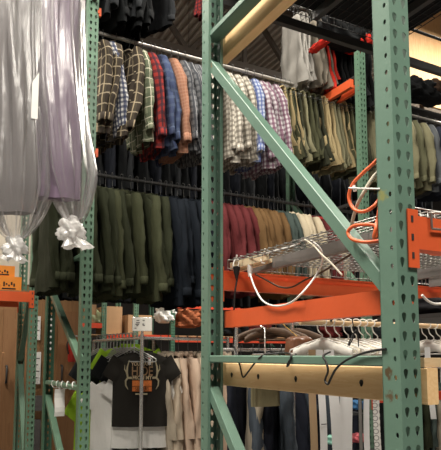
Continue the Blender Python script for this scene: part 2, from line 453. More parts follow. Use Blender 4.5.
# grey electrical conduit and box
a = at(34, 400, 1, 6.2); b = at(38, 400, 1, 6.2)
m = MB(); m.box((a.x, 6.2, 0), (b.x+.04, 6.26, at(36, 420, 1, 6.2).z)); q = m.build('electrical_box', greyconduit); T(q, 'grey metal electrical box low on the plywood wall', 'electrical box')
m = MB(); m.loft([[(a.x-.01, 6.2, at(36, 411, 1, 6.2).z), (b.x+.05, 6.2, at(36, 411, 1, 6.2).z), (b.x+.05, 6.26, at(36, 411, 1, 6.2).z), (a.x-.01, 6.26, at(36, 411, 1, 6.2).z)], [(b.x-.02, 6.2, at(36, 396, 1, 6.2).z), (b.x+.05, 6.2, at(36, 396, 1, 6.2).z), (b.x+.05, 6.26, at(36, 396, 1, 6.2).z), (b.x-.02, 6.26, at(36, 396, 1, 6.2).z)]], True, True, smooth=False)
m.build('conduit_cover', greyconduit, q)
# wooden sheet up high at the right
mb = MB(); p0 = at(402, 84, 1, 5.2); p1 = at(500, -10, 1, 5.2); mb.box((p0.x, 5.2, 5.55), (8.4, 5.25, 7.3)); S(mb.build('wall_upper_partition', plylight))
# lamps in the roof
def lamp(x, y, z, label, power, size=1.3, rot=0, col=(1, .93, .82)):
    r = empty('ceiling_light', (x, y, z), (0, 0, rot)); T(r, label, 'light')
    m = MB(); m.box((-size/2, -.14, 0), (size/2, .14, .07)); m.build('housing', whitec, r)
    m = MB()
    m.tube([(-size/2+.03, -.06, -.02), (size/2-.03, -.06, -.02)], .018, 8); m.tube([(-size/2+.03, .06, -.02), (size/2-.03, .06, -.02)], .018, 8)
    m.build('tube', lampm, r)
    for sx in (-1, 1):
        m = MB(); m.tube([(sx*size*.4, 0, .07), (sx*size*.4, 0, 7.6-z)], .005, 5); m.build('hanging_wire', darksteel, r)
    l = bpy.data.lights.new('tube_light', 'AREA'); l.shape = 'RECTANGLE'; l.size = size; l.size_y = .3; l.energy = power; l.color = col
    o = bpy.data.objects.new('tube_light', l); COL.objects.link(o); o.parent = r; o.location = (0, 0, -.045)
LAMPS = [(-2.0, 0.4, 5.6, 'twin tube light over the near aisle left of the camera', 215), (-1.0, -2.2, 5.6, 'twin tube light over the aisle behind the camera', 190),
         (.9, -1.7, 5.4, 'twin tube light over the aisle right of the camera', 130), (-1.6, 2.0, 6.6, 'twin tube light high over the aisle before the shirt rows', 190), (1.6, 1.95, 6.4, 'twin tube light high between the two rack rows', 160),
         (-1.9, 5.2, 5.0, 'twin tube light before the plywood wall', 60), (3.2, 7.2, 4.4, 'twin tube light over the far racks', 110), (6.6, 3.4, 6.9, 'twin tube light added unseen to brighten the upper plywood wall', 420)]  # last lamp is added out of view to light the upper plywood
for l in LAMPS: lamp(*l)
def fill(x, y, z, label, power):  # unseen point lamp added to brighten the ceiling
    r = empty('fill_light', (x, y, z)); T(r, label, 'light')
    m = MB(); m.loft([[(a*math.cos(2*PI*k/20), a*math.sin(2*PI*k/20), zz) for k in range(20)] for a, zz in ((.05, .22), (.07, .16), (.16, .06), (.2, 0))], True, False); m.build('reflector', whitec, r)
    m = MB(); m.tube([(0, 0, .2), (0, 0, 7.6-z)], .006, 6); m.build('hanging_wire', darksteel, r)
    m = MB(); m.tube([(0, 0, .1), (0, 0, .0), (0, 0, -.06)], [.03, .05, .02], 10); m.build('bulb', lampm, r)
    l = bpy.data.lights.new('ceiling_fill', 'POINT'); l.energy = power; l.color = (1, .92, .8); l.shadow_soft_size = .12
    o = bpy.data.objects.new('ceiling_fill', l); COL.objects.link(o); o.parent = r; o.location = (0, 0, -.2)
fill(-2.5, 4.6, 6.5, 'round bay light added to brighten the ceiling above the left racks, out of the picture', 240)
fill(9.5, 7.2, 7.0, 'round bay light added to brighten the ceiling beyond the right racks, out of the picture', 250)
w = bpy.data.worlds.new('world'); sc.world = w; w.use_nodes = True
w.node_tree.nodes['Background'].inputs[0].default_value = (1, .93, .85, 1); w.node_tree.nodes['Background'].inputs[1].default_value = .035

# ------------------------------------------------------------------ garments
def garment_meshes(seed, L=.80, hw=.24, ht=.032, shoulder=.205, sleeve=.60, sr=.062, flare=1.1, stiff=1.0, short=False, cuffs=True):
    """local frame: rod at z=0, shoulders spread along y, thickness along x"""
    g = random.Random(seed); ph = [g.uniform(0, 6.28) for _ in range(8)]
    n = 30; levels = 16; rings = []
    z0 = -.10
    for k in range(levels+1):
        t = k/levels; z = z0-(L)*t if k > 3 else z0-[0, .018, .04, .075][k]
        if k > 3: z = z0-.075-(L-.075)*(k-3)/(levels-3)
        if k <= 3: w_ = [.075, .12, .165, shoulder][k]; th = [.03, .034, ht, ht][k]*.9
        else:
            q = (k-3)/(levels-3); w_ = shoulder+(hw-shoulder)*min(1, q*2.2)*flare; th = ht*(1+.35*q)
        ring = []
        amp = .012*stiff*min(1, max(0, (k-2)/8))
        for i in range(n):
            a = 2*PI*i/n; ca, sa = math.cos(a), math.sin(a)
            x = th*math.copysign(abs(ca)**.7, ca); y = w_*math.copysign(abs(sa)**.9, sa)
            x += amp*(math.sin(y*42+ph[0]+z*3)+.7*math.sin(y*77+ph[1]-z*5)+.4*math.sin(z*18+ph[2]+y*12))
            zz = z+(.012*math.sin(y*20+ph[3]) if k == levels else 0)
            ring.append((x, y+.01*math.sin(z*9+ph[4]), zz))
        rings.append(ring)
    body = MB(); body.loft(rings)
    col = MB()
    cr = []
    for z, s, o in ((-.112, 1.0, 0), (-.085, 1.02, .0), (-.062, .92, .004), (-.068, 1.12, 0), (-.098, 1.3, 0)):
        cr.append([(.034*s*math.cos(2*PI*i/18), .072*s*math.sin(2*PI*i/18)-.008+o, z-(.012 if math.sin(2*PI*i/18) < -.7 else 0)) for i in range(18)])
    col.loft(cr)
    sl = []
    for sd in (-1, 1):
        m = MB(); rr = []; K = 11; swing = g.uniform(-.03, .05); bend = g.uniform(.0, .05)
        for k in range(K+1):
            t = k/K
            if short:
                cy = sd*(shoulder-.02+.17*t); cz = -.155-.20*t; cx = 0; ry = .012+.035*min(1, t*3); rx = sr*.9
                # short sleeves point out and down
                ring = []
                for i in range(14):
                    a = 2*PI*i/14
                    ring.append((.03*math.cos(a)*1.0, cy+sd*.05*math.sin(a)*.35, cz+.085*math.sin(a)*(.9+.1*t)))
            else:
                cy = sd*(shoulder-.03+.055*math.sin(t*PI*.6)+swing*t*.6); cz = -.125-sleeve*t; cx = .012*math.sin(t*5+ph[5])+bend*t*.5*sd*-1
                ry = sr*(.55+.45*min(1, t*5))*(1-.28*t); rx = sr*.56*(1-.18*t)
                ring = []
                for i in range(14):
                    a = 2*PI*i/14
                    w1 = 1+.18*math.sin(3*a+ph[6]+t*7)*min(1, t*3)+.10*math.sin(t*30+ph[7]+2*a)+.12*math.sin(t*13+ph[5]+a)
                    ring.append((cx+rx*math.cos(a)*w1, cy+ry*math.sin(a)*w1, cz+.02*math.cos(a*2)*0))
            rr.append(ring)
        m.loft(rr, cap0=True)
        c = None
        if cuffs and not short:
            c = MB(); e = rr[-1]; cx = sum(p[0] for p in e)/14; cy = sum(p[1] for p in e)/14; cz = e[0][2]
            c.loft([[(cx+(p[0]-cx)*s, cy+(p[1]-cy)*s, cz+dz) for p in e] for dz, s in ((.008, 1.0), (.008, 1.05), (-.045, 1.0), (-.055, .97), (-.05, .8))])
        sl.append((m, c))
    for q in [body, col]+[a for pr_ in sl for a in pr_ if a]: q.v = [(x, y, z-.04) for x, y, z in q.v]
    return body.mesh('body'), col.mesh('collar'), [(a.mesh('sleeve'), b.mesh('cuff') if b else None) for a, b in sl]
hm = {}
def hanger_mesh(kind='wire'):
    m = MB(); w_ = .2; r = .0026 if kind == 'wire' else .0045
    m.tube([(0, .012, .006), (0, .02, .022), (0, .0, .036), (0, -.02, .022), (0, -.012, -.012), (0, 0, -.035), (0, 0, -.118)], r, 6, smooth_n=4)
    if kind == 'tube':
        m.tube([(0, 0, -.075), (0, -w_, -.165), (0, -w_-.006, -.178), (0, -w_, -.187), (0, 0, -.187), (0, w_, -.187), (0, w_+.006, -.178), (0, w_, -.165), (0, 0, -.075)], .0045, 6)
    else: m.tube([(0, 0, -.115), (0, -w_, -.19), (0, -w_+.01, -.205), (0, w_-.01, -.205), (0, w_, -.19), (0, 0, -.115)], r if kind == 'wire' else .005, 6)
    return m.mesh('hanger')
hangers = {'wire': hanger_mesh('wire'), 'tube': hanger_mesh('tube')}
def place_hanger(loc, rot, label, group, mat, kind='wire', name='clothes_hanger'):
    o = link(name, hangers[kind], None, None, loc, rot)
    if not len(o.data.materials): o.data.materials.append(mat)
    setmat(o, mat); return T(o, label, 'hanger', group)
PROTO = {}
def proto(key, name, **kw):
    if key in PROTO: return PROTO[key], False
    b, c, sl = garment_meshes(hash_(key), **kw)
    r = empty(name)
    link('body', b, MATS['green_paint'], r); link('collar', c, MATS['green_paint'], r)
    for me, cu in sl:
        s = link('sleeve', me, MATS['green_paint'], r)
        if cu: link('cuff', cu, MATS['green_paint'], s)
    PROTO[key] = r
    return r, True
def hash_(k): return sum(ord(c)*(i+3) for i, c in enumerate(k))
def paint(o, mat, alt=None):
    if o.type == 'MESH': setmat(o, alt if (alt and o.name.split('.')[0] in ('cuff', 'collar')) else mat)
    for ch in o.children: paint(ch, mat, alt)
def hang(key, name, loc, mat, label, cat, group, rotz=0, lean=0, sc_=1, alt=None, hang_label=None, hmat=None, hkind='wire', **kw):
    p, first = proto(key, name, **kw)
    o = p if first else copy_tree(p)
    if not first: o.name = name
    o.location = loc; o.rotation_euler = (0, lean, rotz); o.scale = (sc_,)*3
    paint(o, mat, alt); T(o, label, cat, group)
    place_hanger(loc, (0, lean, rotz), hang_label or 'hanger carrying the '+' '.join(label.split()[:13]), group.replace('hanging', 'hangers') if group else None, hmat or HM, hkind)
    return o
HM = plain('hanger_grey', (.12, .12, .12), .35, .4)
HB = plain('hanger_black', (.02, .02, .02), .4)

def xr(px, y=3.07, z=3.4):            # world x whose sleeve front shows at pixel column px
    k = (px-CX)/F
    py = 294-(z-1.9)*120
    return at(px, py, 1, y).x
ZU, ZL, YR = 4.18, 2.985, 3.3
# rods
def rod(name, a, b, r, mat, label, parts=None):
    m = MB(); m.tube([a, b], r, 12); o = m.build(name, mat); return T(o, label, 'rail')
rodg = plain('rod_steel', (.42, .40, .37), .35, .3)
rod('clothes_rail', (-.1, YR, ZU), (5.2, YR, ZU), .017, rodg, 'upper steel clothes rail above the plaid shirts')
rod('clothes_rail', (-.62, YR, ZL), (5.2, YR, ZL), .015, darksteel, 'lower dark clothes rail carrying the olive jackets')
rod('clothes_rail', (-.1, YR, 5.20), (5.2, YR, 5.20), .017, darksteel, 'topmost clothes rail holding the black coats')
# rod carriers on the frames of row two (parts of those frames)
for fr, fx, fy in ((left, -.147, 2.78), (far, 2.372, 2.76)):
    for z in (ZU, ZL, 5.17):
        if fr is far and z > 4.5: continue
        m = MB(); m.bar((W/2, .06, z-.03), (W/2, 1.16, z-.03), .03, .025); m.build('rail_carrier', darksteel, fr)

# plaids
P = {}
P['brown'] = plaid('plaid_brown', (.05, .04, .032), [(0, .075, .1, .45, (.075, .062, .045), 1), (0, .075, .0, .12, (.52, .42, .28), .75), (1, .085, .2, .12, (.50, .42, .30), .7)])
P['navywhite'] = plaid('plaid_navy_white', (.62, .62, .62), [(0, .036, .1, .5, (.03, .04, .09), .85), (1, .04, .2, .5, (.03, .04, .09), .75)])
P['greencream'] = plaid('plaid_green_cream', (.21, .23, .155), [(0, .08, .1, .5, (.09, .11, .07), .8), (1, .085, .2, .5, (.09, .11, .07), .7), (0, .08, .75, .08, (.68, .66, .52), .8), (1, .085, .8, .1, (.68, .66, .52), .7)])
P['red'] = plaid('plaid_red', (.30, .035, .03), [(0, .06, .1, .45, (.03, .02, .03), .8), (1, .06, .2, .45, (.03, .02, .03), .65)])
P['blue'] = plaid('plaid_blue', (.055, .075, .15), [(0, .07, .1, .4, (.03, .04, .07), .8), (1, .08, .2, .3, (.09, .12, .19), .6)])
P['salmon'] = plaid('plaid_salmon', (.36, .18, .115), [(0, .03, .1, .4, (.27, .13, .09), .6), (1, .03, .2, .4, (.42, .24, .17), .5)])
P['grey'] = plaid('plaid_grey', (.16, .165, .175), [(0, .05, .1, .4, (.04, .045, .055), .8), (1, .055, .2, .4, (.05, .055, .065), .7), (0, .05, .75, .1, (.36, .36, .38), .8)])
P['cream'] = plaid('plaid_cream', (.66, .62, .54), [(0, .042, .1, .46, (.12, .105, .085), .6), (1, .046, .2, .46, (.12, .105, .085), .6)])
P['purple'] = plaid('plaid_purple', (.52, .50, .52), [(0, .042, .1, .46, (.13, .035, .08), .75), (1, .046, .2, .46, (.12, .035, .08), .6)])
P['bluewhite'] = plaid('plaid_blue_white', (.40, .45, .55), [(0, .04, .1, .46, (.04, .07, .25), .75), (1, .04, .2, .46, (.05, .08, .24), .6)])
P['darkcheck'] = plaid('plaid_dark', (.035, .035, .04), [(0, .05, .1, .2, (.10, .10, .11), .8), (1, .05, .2, .2, (.10, .10, .11), .7)])
ORD = ['first', 'second', 'third', 'fourth', 'fifth', 'sixth', 'seventh', 'eighth', 'ninth', 'tenth', 'eleventh', 'twelfth', 'thirteenth', 'fourteenth', 'fifteenth', 'sixteenth', 'seventeenth', 'eighteenth', 'nineteenth', 'twentieth']
GU = 'shirts hanging on the upper rail'
upper = [ # pixel column of sleeve front, material, label, variant, yaw, lean
 (106, 'brown', 'brown and cream plaid shirt nearest the left green post', 'A', .10, .05),
 (117, 'navywhite', 'navy and white checked shirt between two brown plaid shirts', 'B', .12, -.10),
 (124, 'brown', 'brown and cream plaid shirt behind the twisted one', 'C', -.12, .1),
 (139, 'brown', 'brown plaid shirt with sleeves crossing, right of the navy check', 'B', .26, .18),
 (150, 'greencream', 'green and cream plaid shirt beside the red one', 'A', -.02, -.09),
 (158, 'red', 'red and black plaid shirt showing a narrow edge', 'C', .0, -.11),
 (167, 'blue', 'dark blue shirt between the red and salmon ones', 'A', .08, -.11),
 (171, 'blue', 'second dark blue shirt, just left of the salmon one', 'B', .0, -.12),
 (178, 'salmon', 'salmon brown checked shirt on the upper rail', 'C', .12, -.13),
 (188, 'grey', 'grey plaid shirt right beside the salmon one', 'A', .10, -.13),
 (195, 'grey', 'middle grey plaid shirt of the three left of the near frame', 'B', .12, -.14),
 (202, 'grey', 'grey plaid shirt partly hidden by the near rear post', 'C', .1, -.12),
 (213, 'cream', 'cream checked shirt hidden mostly by the near rear post', 'A', .0, .0),
 (226, 'cream', 'cream and brown checked shirt right of the near rear post', 'B', .12, -.05),
 (234, 'cream', 'second cream and brown checked shirt right of the near rear post', 'C', .08, -.1),
 (243, 'cream', 'third cream and brown checked shirt, by the diagonal brace', 'A', .08, -.12),
 (251, 'cream', 'fourth cream and brown checked shirt, beside the blue check', 'B', .1, -.13),
 (257, 'bluewhite', 'blue and white checked shirt showing only its shoulder', 'C', .0, -.02),
 (266, 'purple', 'purple and white plaid shirt beside the blue check', 'A', .1, -.13),
 (273, 'purple', 'middle purple and white plaid shirt on the upper rail', 'B', .1, -.13),
 (281, 'purple', 'purple and white plaid shirt beside the khaki clothes', 'C', .1, -.15),
]
SH = dict(L=.80, hw=.225, ht=.028, sr=.074, sleeve=.65)
for px, mk, lb, v, yaw, lean in upper:
    x = xr(px-(7 if lean < -.05 else 0), 3.08, 3.9)
    hang('shirt'+v, 'button_shirt', (x, YR, ZU), P[mk], lb, 'shirt', GU, yaw, lean, 1.0+.03*math.sin(px), None, None, **SH)
# a lower tier of dark hems just below the upper shirts
# khaki and olive folded trousers
khaki = fabric('khaki_cotton', (.34, .27, .145), .3, .6); olive = fabric('olive_cotton', (.06, .062, .033), .3, .6); dolive = fabric('dark_olive', (.028, .03, .018), .3); sage = fabric('sage_cotton', (.20, .19, .115), .3, .6)
def trouser_mesh(seed, L=.66, w_=.14):
    g = random.Random(seed); ph = [g.uniform(0, 6.3) for _ in range(6)]
    m = MB(); prof = []          # (x, z) U-shape over the hanger bar
    L2 = L*g.uniform(.86, .97)
    for k in range(14): t = k/13; prof.append((-.021-.016*t, -.14-L*(1-t)*1.0))
    for k in range(1, 8): a = PI-PI*k/8; prof.append((.021*math.cos(a), -.14+.02*math.sin(a)))
    for k in range(14): t = k/13; prof.append((.021+.016*t, -.14-L2*t))
    outer = []; rings = []
    T2 = .011; ny = 9
    P2 = prof
    def nrm(i):
        a = P2[max(i-1, 0)]; b = P2[min(i+1, len(P2)-1)]; dx, dz = b[0]-a[0], b[1]-a[1]; l = math.hypot(dx, dz) or 1
        return (-dz/l, dx/l)
    for i, (x, z) in enumerate(P2):
        nx, nz = nrm(i); dep = max(0, -.14-z)/L
        ring = []
        ww = w_*(1+.35*dep)
        for sgn in (1, -1):
            for j in range(ny):
                y = (-1+2*j/(ny-1))*ww*sgn
                e = 1 if 0 < j < ny-1 else .35
                wob = dep*.024*math.sin(y*38+ph[0]+z*7)+dep*.014*math.sin(z*26+ph[1]+y*9)
                ring.append((x+wob+nx*T2*sgn*e, y-.02*dep, z+nz*T2*sgn*e))
        rings.append(ring)
    m.loft(rings, True, True)
    wb = MB(); r2 = []
    for z in (-.14-L*.02-.0, ): pass
    x0 = P2[0][0]
    r2 = [[(p[0]*1.0+(p[0]-x0)*.25, p[1]*1.02, p[2]+dz) for p in rings[0]] for dz in (-.004, .035)]
    wb.loft(r2, True, True)
    return m.mesh('leg_panel'), wb.mesh('waistband')
tm = [trouser_mesh(s) for s in (3, 8, 15, 21)]
tgroup = 'folded trousers hanging on the upper rail'
cols = [('khaki', khaki), ('olive', olive), ('khaki', khaki), ('dark olive', dolive), ('sage', sage), ('olive', olive), ('olive', olive), ('dark olive', dolive), ('khaki', khaki), ('khaki', khaki), ('sage', sage), ('sage', sage), ('khaki', khaki), ('olive', olive), ('olive', olive), ('dark olive', dolive)]
cnt = {}
def trousers(me, loc, mat, label, group, yaw=0, lean=0, s=1, hm_=None, hang_label=None):
    r = empty('folded_trousers', loc, (0, lean, yaw)); r.scale = (s,)*3
    for nm, q in (('leg_panel', me[0]), ('waistband', me[1])):
        o = link(nm, q, None, r)
        if not len(o.data.materials): o.data.materials.append(mat)
        setmat(o, mat)
    T(r, label, 'trousers', group)
    place_hanger(loc, (0, lean, yaw), hang_label or 'wire hanger under the '+label, 'hangers of the '+group, hm_ or HM)
for i, (cn, mt) in enumerate(cols):
    x = xr(282+i*5.1, 3.17, 3.8)
    cnt[cn] = cnt.get(cn, 0)+1
    trousers(tm[i % 4], (x, YR, ZU), mt, '%s %s folded trousers counted from the purple plaid shirts' % (ORD[cnt[cn]-1], cn), tgroup, rnd.uniform(-.12, .16), rnd.uniform(-.09, -.02), 1+.04*math.sin(i*2.1))
# beyond the near post
rgroup = 'shirts hanging at the right edge'
for i, (c, px) in enumerate((('sage', 378), ('olive', 388), ('sage', 398), ('sage', 408), ('olive', 416), ('sage', 424), ('grey', 431), ('navy', 440), ('navy', 448))):
    mt = {'sage': sage, 'olive': fabric('olive_twill%d' % i, (.12, .12, .07)), 'grey': fabric('slate%d' % i, (.10, .11, .12)), 'navy': fabric('navy%d' % i, (.035, .04, .06))}[c]
    hang('shirt'+'ABC'[i % 3], 'button_shirt', (xr(px, 3.08, 3.9), YR, ZU), mt, ['pale sage shirt seen just left of the near post', 'olive shirt behind the near post', 'sage shirt hidden behind the near post', 'sage shirt at the right side of the near post', 'olive twill shirt right of the near post', 'pale sage shirt right of the near post', 'slate grey shirt between sage and navy at right', 'navy shirt at the right edge', 'navy shirt cut by the right edge'][i], 'shirt', rgroup, 0, -.04, .95, **SH)
# lower rail: jackets
JK = dict(L=.84, hw=.25, ht=.032, sr=.075, sleeve=.70)
oj = fabric('olive_jacket_cloth', (.026, .030, .016), .15); oj2 = fabric('olive_jacket_cloth_light', (.048, .053, .028), .15)
nj = fabric('navy_jacket_cloth', (.007, .010, .015), .15)
mj = fabric('maroon_cloth', (.11, .022, .024), .2); bj = fabric('ochre_cloth', (.14, .08, .034), .2); tj = fabric('slate_green_cloth', (.055, .075, .068), .2); cj = fabric('cream_cloth', (.50, .43, .31), .15); rj = fabric('red_cloth', (.3, .03, .03), .2)
low = []
for k, px in enumerate((98, 103, 108, 114, 121, 131, 140, 147, 155, 162)): low.append((px, oj2 if k in (3, 5, 8) else oj, 'olive jacket', k))
for k, px in enumerate((171, 177, 183, 189, 195, 201, 207)): low.append((px, nj, 'dark navy jacket', k))
for k, px in enumerate((214, 224, 231, 237, 244, 250)): low.append((px, mj, 'maroon shirt', k))
for k, px in enumerate((257, 262, 267, 272, 277, 283)): low.append((px, bj, 'ochre brown shirt', k))
for k, px in enumerate((288, 292, 297)): low.append((px, tj, 'slate green shirt', k))
for k, px in enumerate((302, 307, 313, 319)): low.append((px, cj, 'cream shirt', k))
for k, (px, m_) in enumerate(((326, mj), (331, rj), (337, cj), (342, cj), (347, mj))): low.append((px, m_, {id(mj): 'dark red shirt near the toothed post', id(rj): 'bright red shirt near the toothed post', id(cj): 'pale shirt near the toothed post'}[id(m_)], k))
for i, (px, mt, nm, k) in enumerate(low):
    jack = 'jacket' in nm
    lb = '%s %s from the left on the lower rail' % (ORD[k], nm) if 'post' not in nm else '%s %s' % (ORD[k], nm)
    sp = dict(JK) if jack else dict(SH)
    hang(('jack' if jack else 'shirt')+'ABC'[i % 3], 'jacket' if jack else 'button_shirt', (xr(px, 3.06, 2.7), YR, ZL), mt, lb, 'jacket' if jack else 'shirt', 'clothes hanging on the lower rail', rnd.uniform(-.05, .3) if jack else rnd.uniform(-.05, .15), rnd.uniform(-.15, -.02), rnd.uniform(.93, 1.06) if jack else rnd.uniform(.90, 1.0), **sp)
inkd = fabric('ink_cloth', (.012, .014, .02), .2)
CK = dict(L=1.05, hw=.26, ht=.045, sr=.075, sleeve=.66, cuffs=False)
# top rail: black coats at left, trousers and others at right
bk = fabric('black_cloth', (.009, .010, .011), .3); dg = fabric('charcoal_cloth', (.022, .024, .027), .3); gy = fabric('grey_cloth', (.26, .25, .23), .1); tp = fabric('taupe_cloth', (.17, .15, .12), .1); rd = fabric('scarlet_cloth', (.5, .03, .02), .2)
for i, (px, m_) in enumerate(((97, bk), (103, bk), (110, dg), (118, bk), (126, bk), (134, dg), (142, bk), (150, bk))):
    hang('jack'+'ABC'[i % 3], 'coat', (xr(px, 3.06, 4.6), YR, 5.27-.04*(i%4)), m_, '%s black coat from the left on the topmost rail' % ORD[i], 'coat', 'coats hanging on the topmost rail', rnd.uniform(-.3, .3), rnd.uniform(-.08, .08), .98, **JK)
hang('jackB', 'coat', (xr(163, 3.06, 4.6), YR, 5.02), dg, 'charcoal coat with a raised sleeve, rightmost of the dark coats above', 'coat', 'coats hanging on the topmost rail', .5, -.1, .68, **JK)
top = [(286, gy, 'light grey folded trousers hanging high beside a green post'), (290, gy, 'second light grey folded trousers hanging high'), (303, tp, 'taupe folded trousers hanging high'), (310, tp, 'second taupe folded trousers, left of the scarlet ones'), (314, rd, 'scarlet folded trousers hanging high'), (324, bk, 'black folded trousers right of the scarlet ones'), (331, bk, 'black folded trousers high above the khaki clothes'), (338, bk, 'second black folded trousers high above the khaki clothes'), (346, dg, 'charcoal folded trousers near the toothed post'), (353, bk, 'black folded trousers by the toothed post')]
for i, (px, m_, lb) in enumerate(top):
    trousers(tm[i % 4], (xr(px+13, 3.2, 4.6), YR, 4.98 if px < 320 else 4.9), m_, lb, 'trousers hanging on the topmost rail', rnd.uniform(-.3, .0), 0, 1.05)

# extra jackets left of the green post
for i, px in enumerate((50, 58, 66, 74, 82, 90)):
    hang('jack'+'ABC'[i % 3], 'jacket', (xr(px, 3.06, 2.6), YR, ZL-.0), oj, '%s dark olive jacket left of the green post, below the plastic bags' % ORD[i], 'jacket', 'jackets hanging left of the green post', rnd.uniform(-.1, .3), rnd.uniform(-.08, .0), .98, **JK)
# added dark coats that blacken the gaps and block light from behind
for zz, nm in ((4.10, 'upper'), (3.06, 'lower')):
    rod('clothes_rail', (-.1, 4.75, zz), (5.4, 4.75, zz), .015, darksteel, '%s dark rail of the added light-blocking coats behind the shirt rows' % nm)
    for i in range(44):
        hang('long'+'AB'[i % 2], 'long_coat', (-.05+i*.122, 4.75, zz), (bk, inkd, bk, dg)[i % 4], 'added dark coat blocking light on the %s rail behind the shirt rows' % nm, 'coat', 'added light-blocking coats on the %s back rail' % nm, rnd.uniform(-.2, .2), 0, .8 if nm == 'lower' else 1, hang_label='black hanger of an added coat on the %s back rail behind the shirts' % nm, **CK)

# ------------------------------------------------------------------ plastic garment bags
def plastic(name, dens=.25, tint=(.62, .60, .62)):
    m, t, p, o = nt(name)
    tr = t.nodes.new('ShaderNodeBsdfTransparent'); gl = t.nodes.new('ShaderNodeBsdfGlossy'); df = t.nodes.new('ShaderNodeBsdfDiffuse'); tl = t.nodes.new('ShaderNodeBsdfTranslucent')
    gl.inputs['Roughness'].default_value = .24; gl.inputs['Color'].default_value = (1, 1, 1, 1)
    df.inputs[0].default_value = (*tint, 1); tl.inputs[0].default_value = (*tint, 1)
    n = noise(t, 9, 3, stretch=(1, 1, .10)); n2 = noise(t, 22, 2, stretch=(1, 1, .3))
    b = t.nodes.new('ShaderNodeBump'); b.inputs['Strength'].default_value = .65; b.inputs['Distance'].default_value = .03
    h = math_(t, 'ADD', n.outputs[0], math_(t, 'MULTIPLY', n2.outputs[0], .18)); t.links.new(h, b.inputs['Height'])
    for q in (gl, df, tl): t.links.new(b.outputs[0], q.inputs['Normal'])
    m1 = t.nodes.new('ShaderNodeMixShader'); m1.inputs[0].default_value = .5; t.links.new(df.outputs[0], m1.inputs[1]); t.links.new(tl.outputs[0], m1.inputs[2])
    lw = t.nodes.new('ShaderNodeLayerWeight'); lw.inputs[0].default_value = .35; t.links.new(b.outputs[0], lw.inputs['Normal'])
    m2 = t.nodes.new('ShaderNodeMixShader'); f = math_(t, 'MINIMUM', math_(t, 'ADD', math_(t, 'MULTIPLY', lw.outputs['Facing'], .45), dens), 1.0)
    t.links.new(f, m2.inputs[0]); t.links.new(tr.outputs[0], m2.inputs[1]); t.links.new(m1.outputs[0], m2.inputs[2])
    m3 = t.nodes.new('ShaderNodeMixShader'); t.links.new(math_(t, 'ADD', math_(t, 'MULTIPLY', lw.outputs['Fresnel'], .42), .05), m3.inputs[0]); t.links.new(m2.outputs[0], m3.inputs[1]); t.links.new(gl.outputs[0], m3.inputs[2])
    t.links.new(m3.outputs[0], o.inputs[0]); t.nodes.remove(p)
    return m
film = plastic('clear_plastic_film', .13); filmk = plastic('bunched_plastic_film', .85, (.92, .91, .90))
def bag(cx, cy, ztop, zknot, rx, ry, seed, label, kn=(.0, .0), knsize=.07, skew=0):
    g = random.Random(seed); ph = [g.uniform(0, 6.3) for _ in range(6)]
    r = empty('garment_bag', (cx, cy, ztop)); T(r, label, 'garment bag')
    m = MB(); rings = []; K = 46; n = 72; Lh = ztop-zknot
    for k in range(K+1):
        t = k/K; z = -Lh*t
        d = (1-t)*Lh                      # distance above the knot
        s = min(1, (max(0, d)/.30))**.6; s = .09+.91*s
        top = min(1, t*Lh/.12+.25)
        ring = []
        for i in range(n):
            a = 2*PI*i/n
            pl_ = (1-min(1, d/.65)); w = 1+(.05+.16*pl_)*math.sin(11*a+ph[0]+z*1.5)+(.03+.10*pl_)*math.sin(19*a+ph[1]-z*2)+.05*math.sin(5*a+ph[2]+z*4)
            ring.append((rx*s*top*w*math.cos(a)+kn[0]*t**3+.02*math.sin(z*3+ph[3]), ry*s*top*w*math.sin(a)+kn[1]*t**3, z+.012*math.sin(6*a+ph[4])*pl_))
        rings.append(ring)
    m.loft(rings); m.build('plastic_cover', film, r)
    import bmesh
    bm = bmesh.new(); bmesh.ops.create_icosphere(bm, subdivisions=4, radius=1)
    for v in bm.verts:
        c = v.co; q = 1+.22*math.sin(c.x*7+ph[0]+c.z*4)+.16*math.sin(c.y*11+ph[1]+c.x*5)+.10*math.sin(c.z*17+ph[2]+c.y*13)
        v.co = Vector((c.x*knsize*q*1.0, c.y*knsize*q*.8, c.z*knsize*q*.95))
    me = bpy.data.meshes.new('knot'); bm.to_mesh(me); bm.free()
    for p_ in me.polygons: p_.use_smooth = True
    link('knot', me, filmk, r, (kn[0], kn[1], -Lh-knsize*.55))
    m = MB(); rings = []
    for k in range(9):
        t = k/8; rad = knsize*(.35+.75*t)
        rings.append([((rad*math.cos(2*PI*i/40))*(1+.35*math.sin(6*2*PI*i/40+ph[5]))+kn[0]+.35*knsize*t*(1.6 if skew else 0), rad*.7*math.sin(2*PI*i/40)*(1+.3*math.sin(9*2*PI*i/40))+kn[1], -Lh-knsize*(.9+.95*t)+.012*math.sin(5*2*PI*i/40)) for i in range(40)])
    m.loft(rings); m.build('loose_tail', filmk, r)
    m = MB(); m.tube([(kn[0]+.028*math.cos(a*.7), kn[1]+.028*math.sin(a*.7), -Lh+.004*math.sin(a)) for a in range(10)], .004, 6); m.build('tie', whitec, r)
    return r
b2 = at(60, 100, 1, 2.28); kn2 = at(75, 224, 1, 2.28)
bag(at(58, 120, 1, 2.28).x, 2.28, 4.02, kn2.z, .15, .13, 5, 'tall clear plastic garment bag over lavender clothing, knotted before the left post', (.10, 0), .075, 1)
kn1 = at(20, 242, 1, 2.28)
bag(at(12, 120, 1, 2.28).x, 2.28, 4.02, kn1.z, .175, .13, 9, 'clear plastic garment bag at the left edge over grey clothing, knotted low', (.045, 0), .058, 0)
lav = fabric('lavender_cloth', (.19, .14, .20), .08, .25); gcl = fabric('pale_grey_cloth', (.13, .12, .12), .2, .3); pinkc = fabric('pale_pink_cloth', (.55, .46, .47), .1)
GB = 'garments inside the plastic bags'
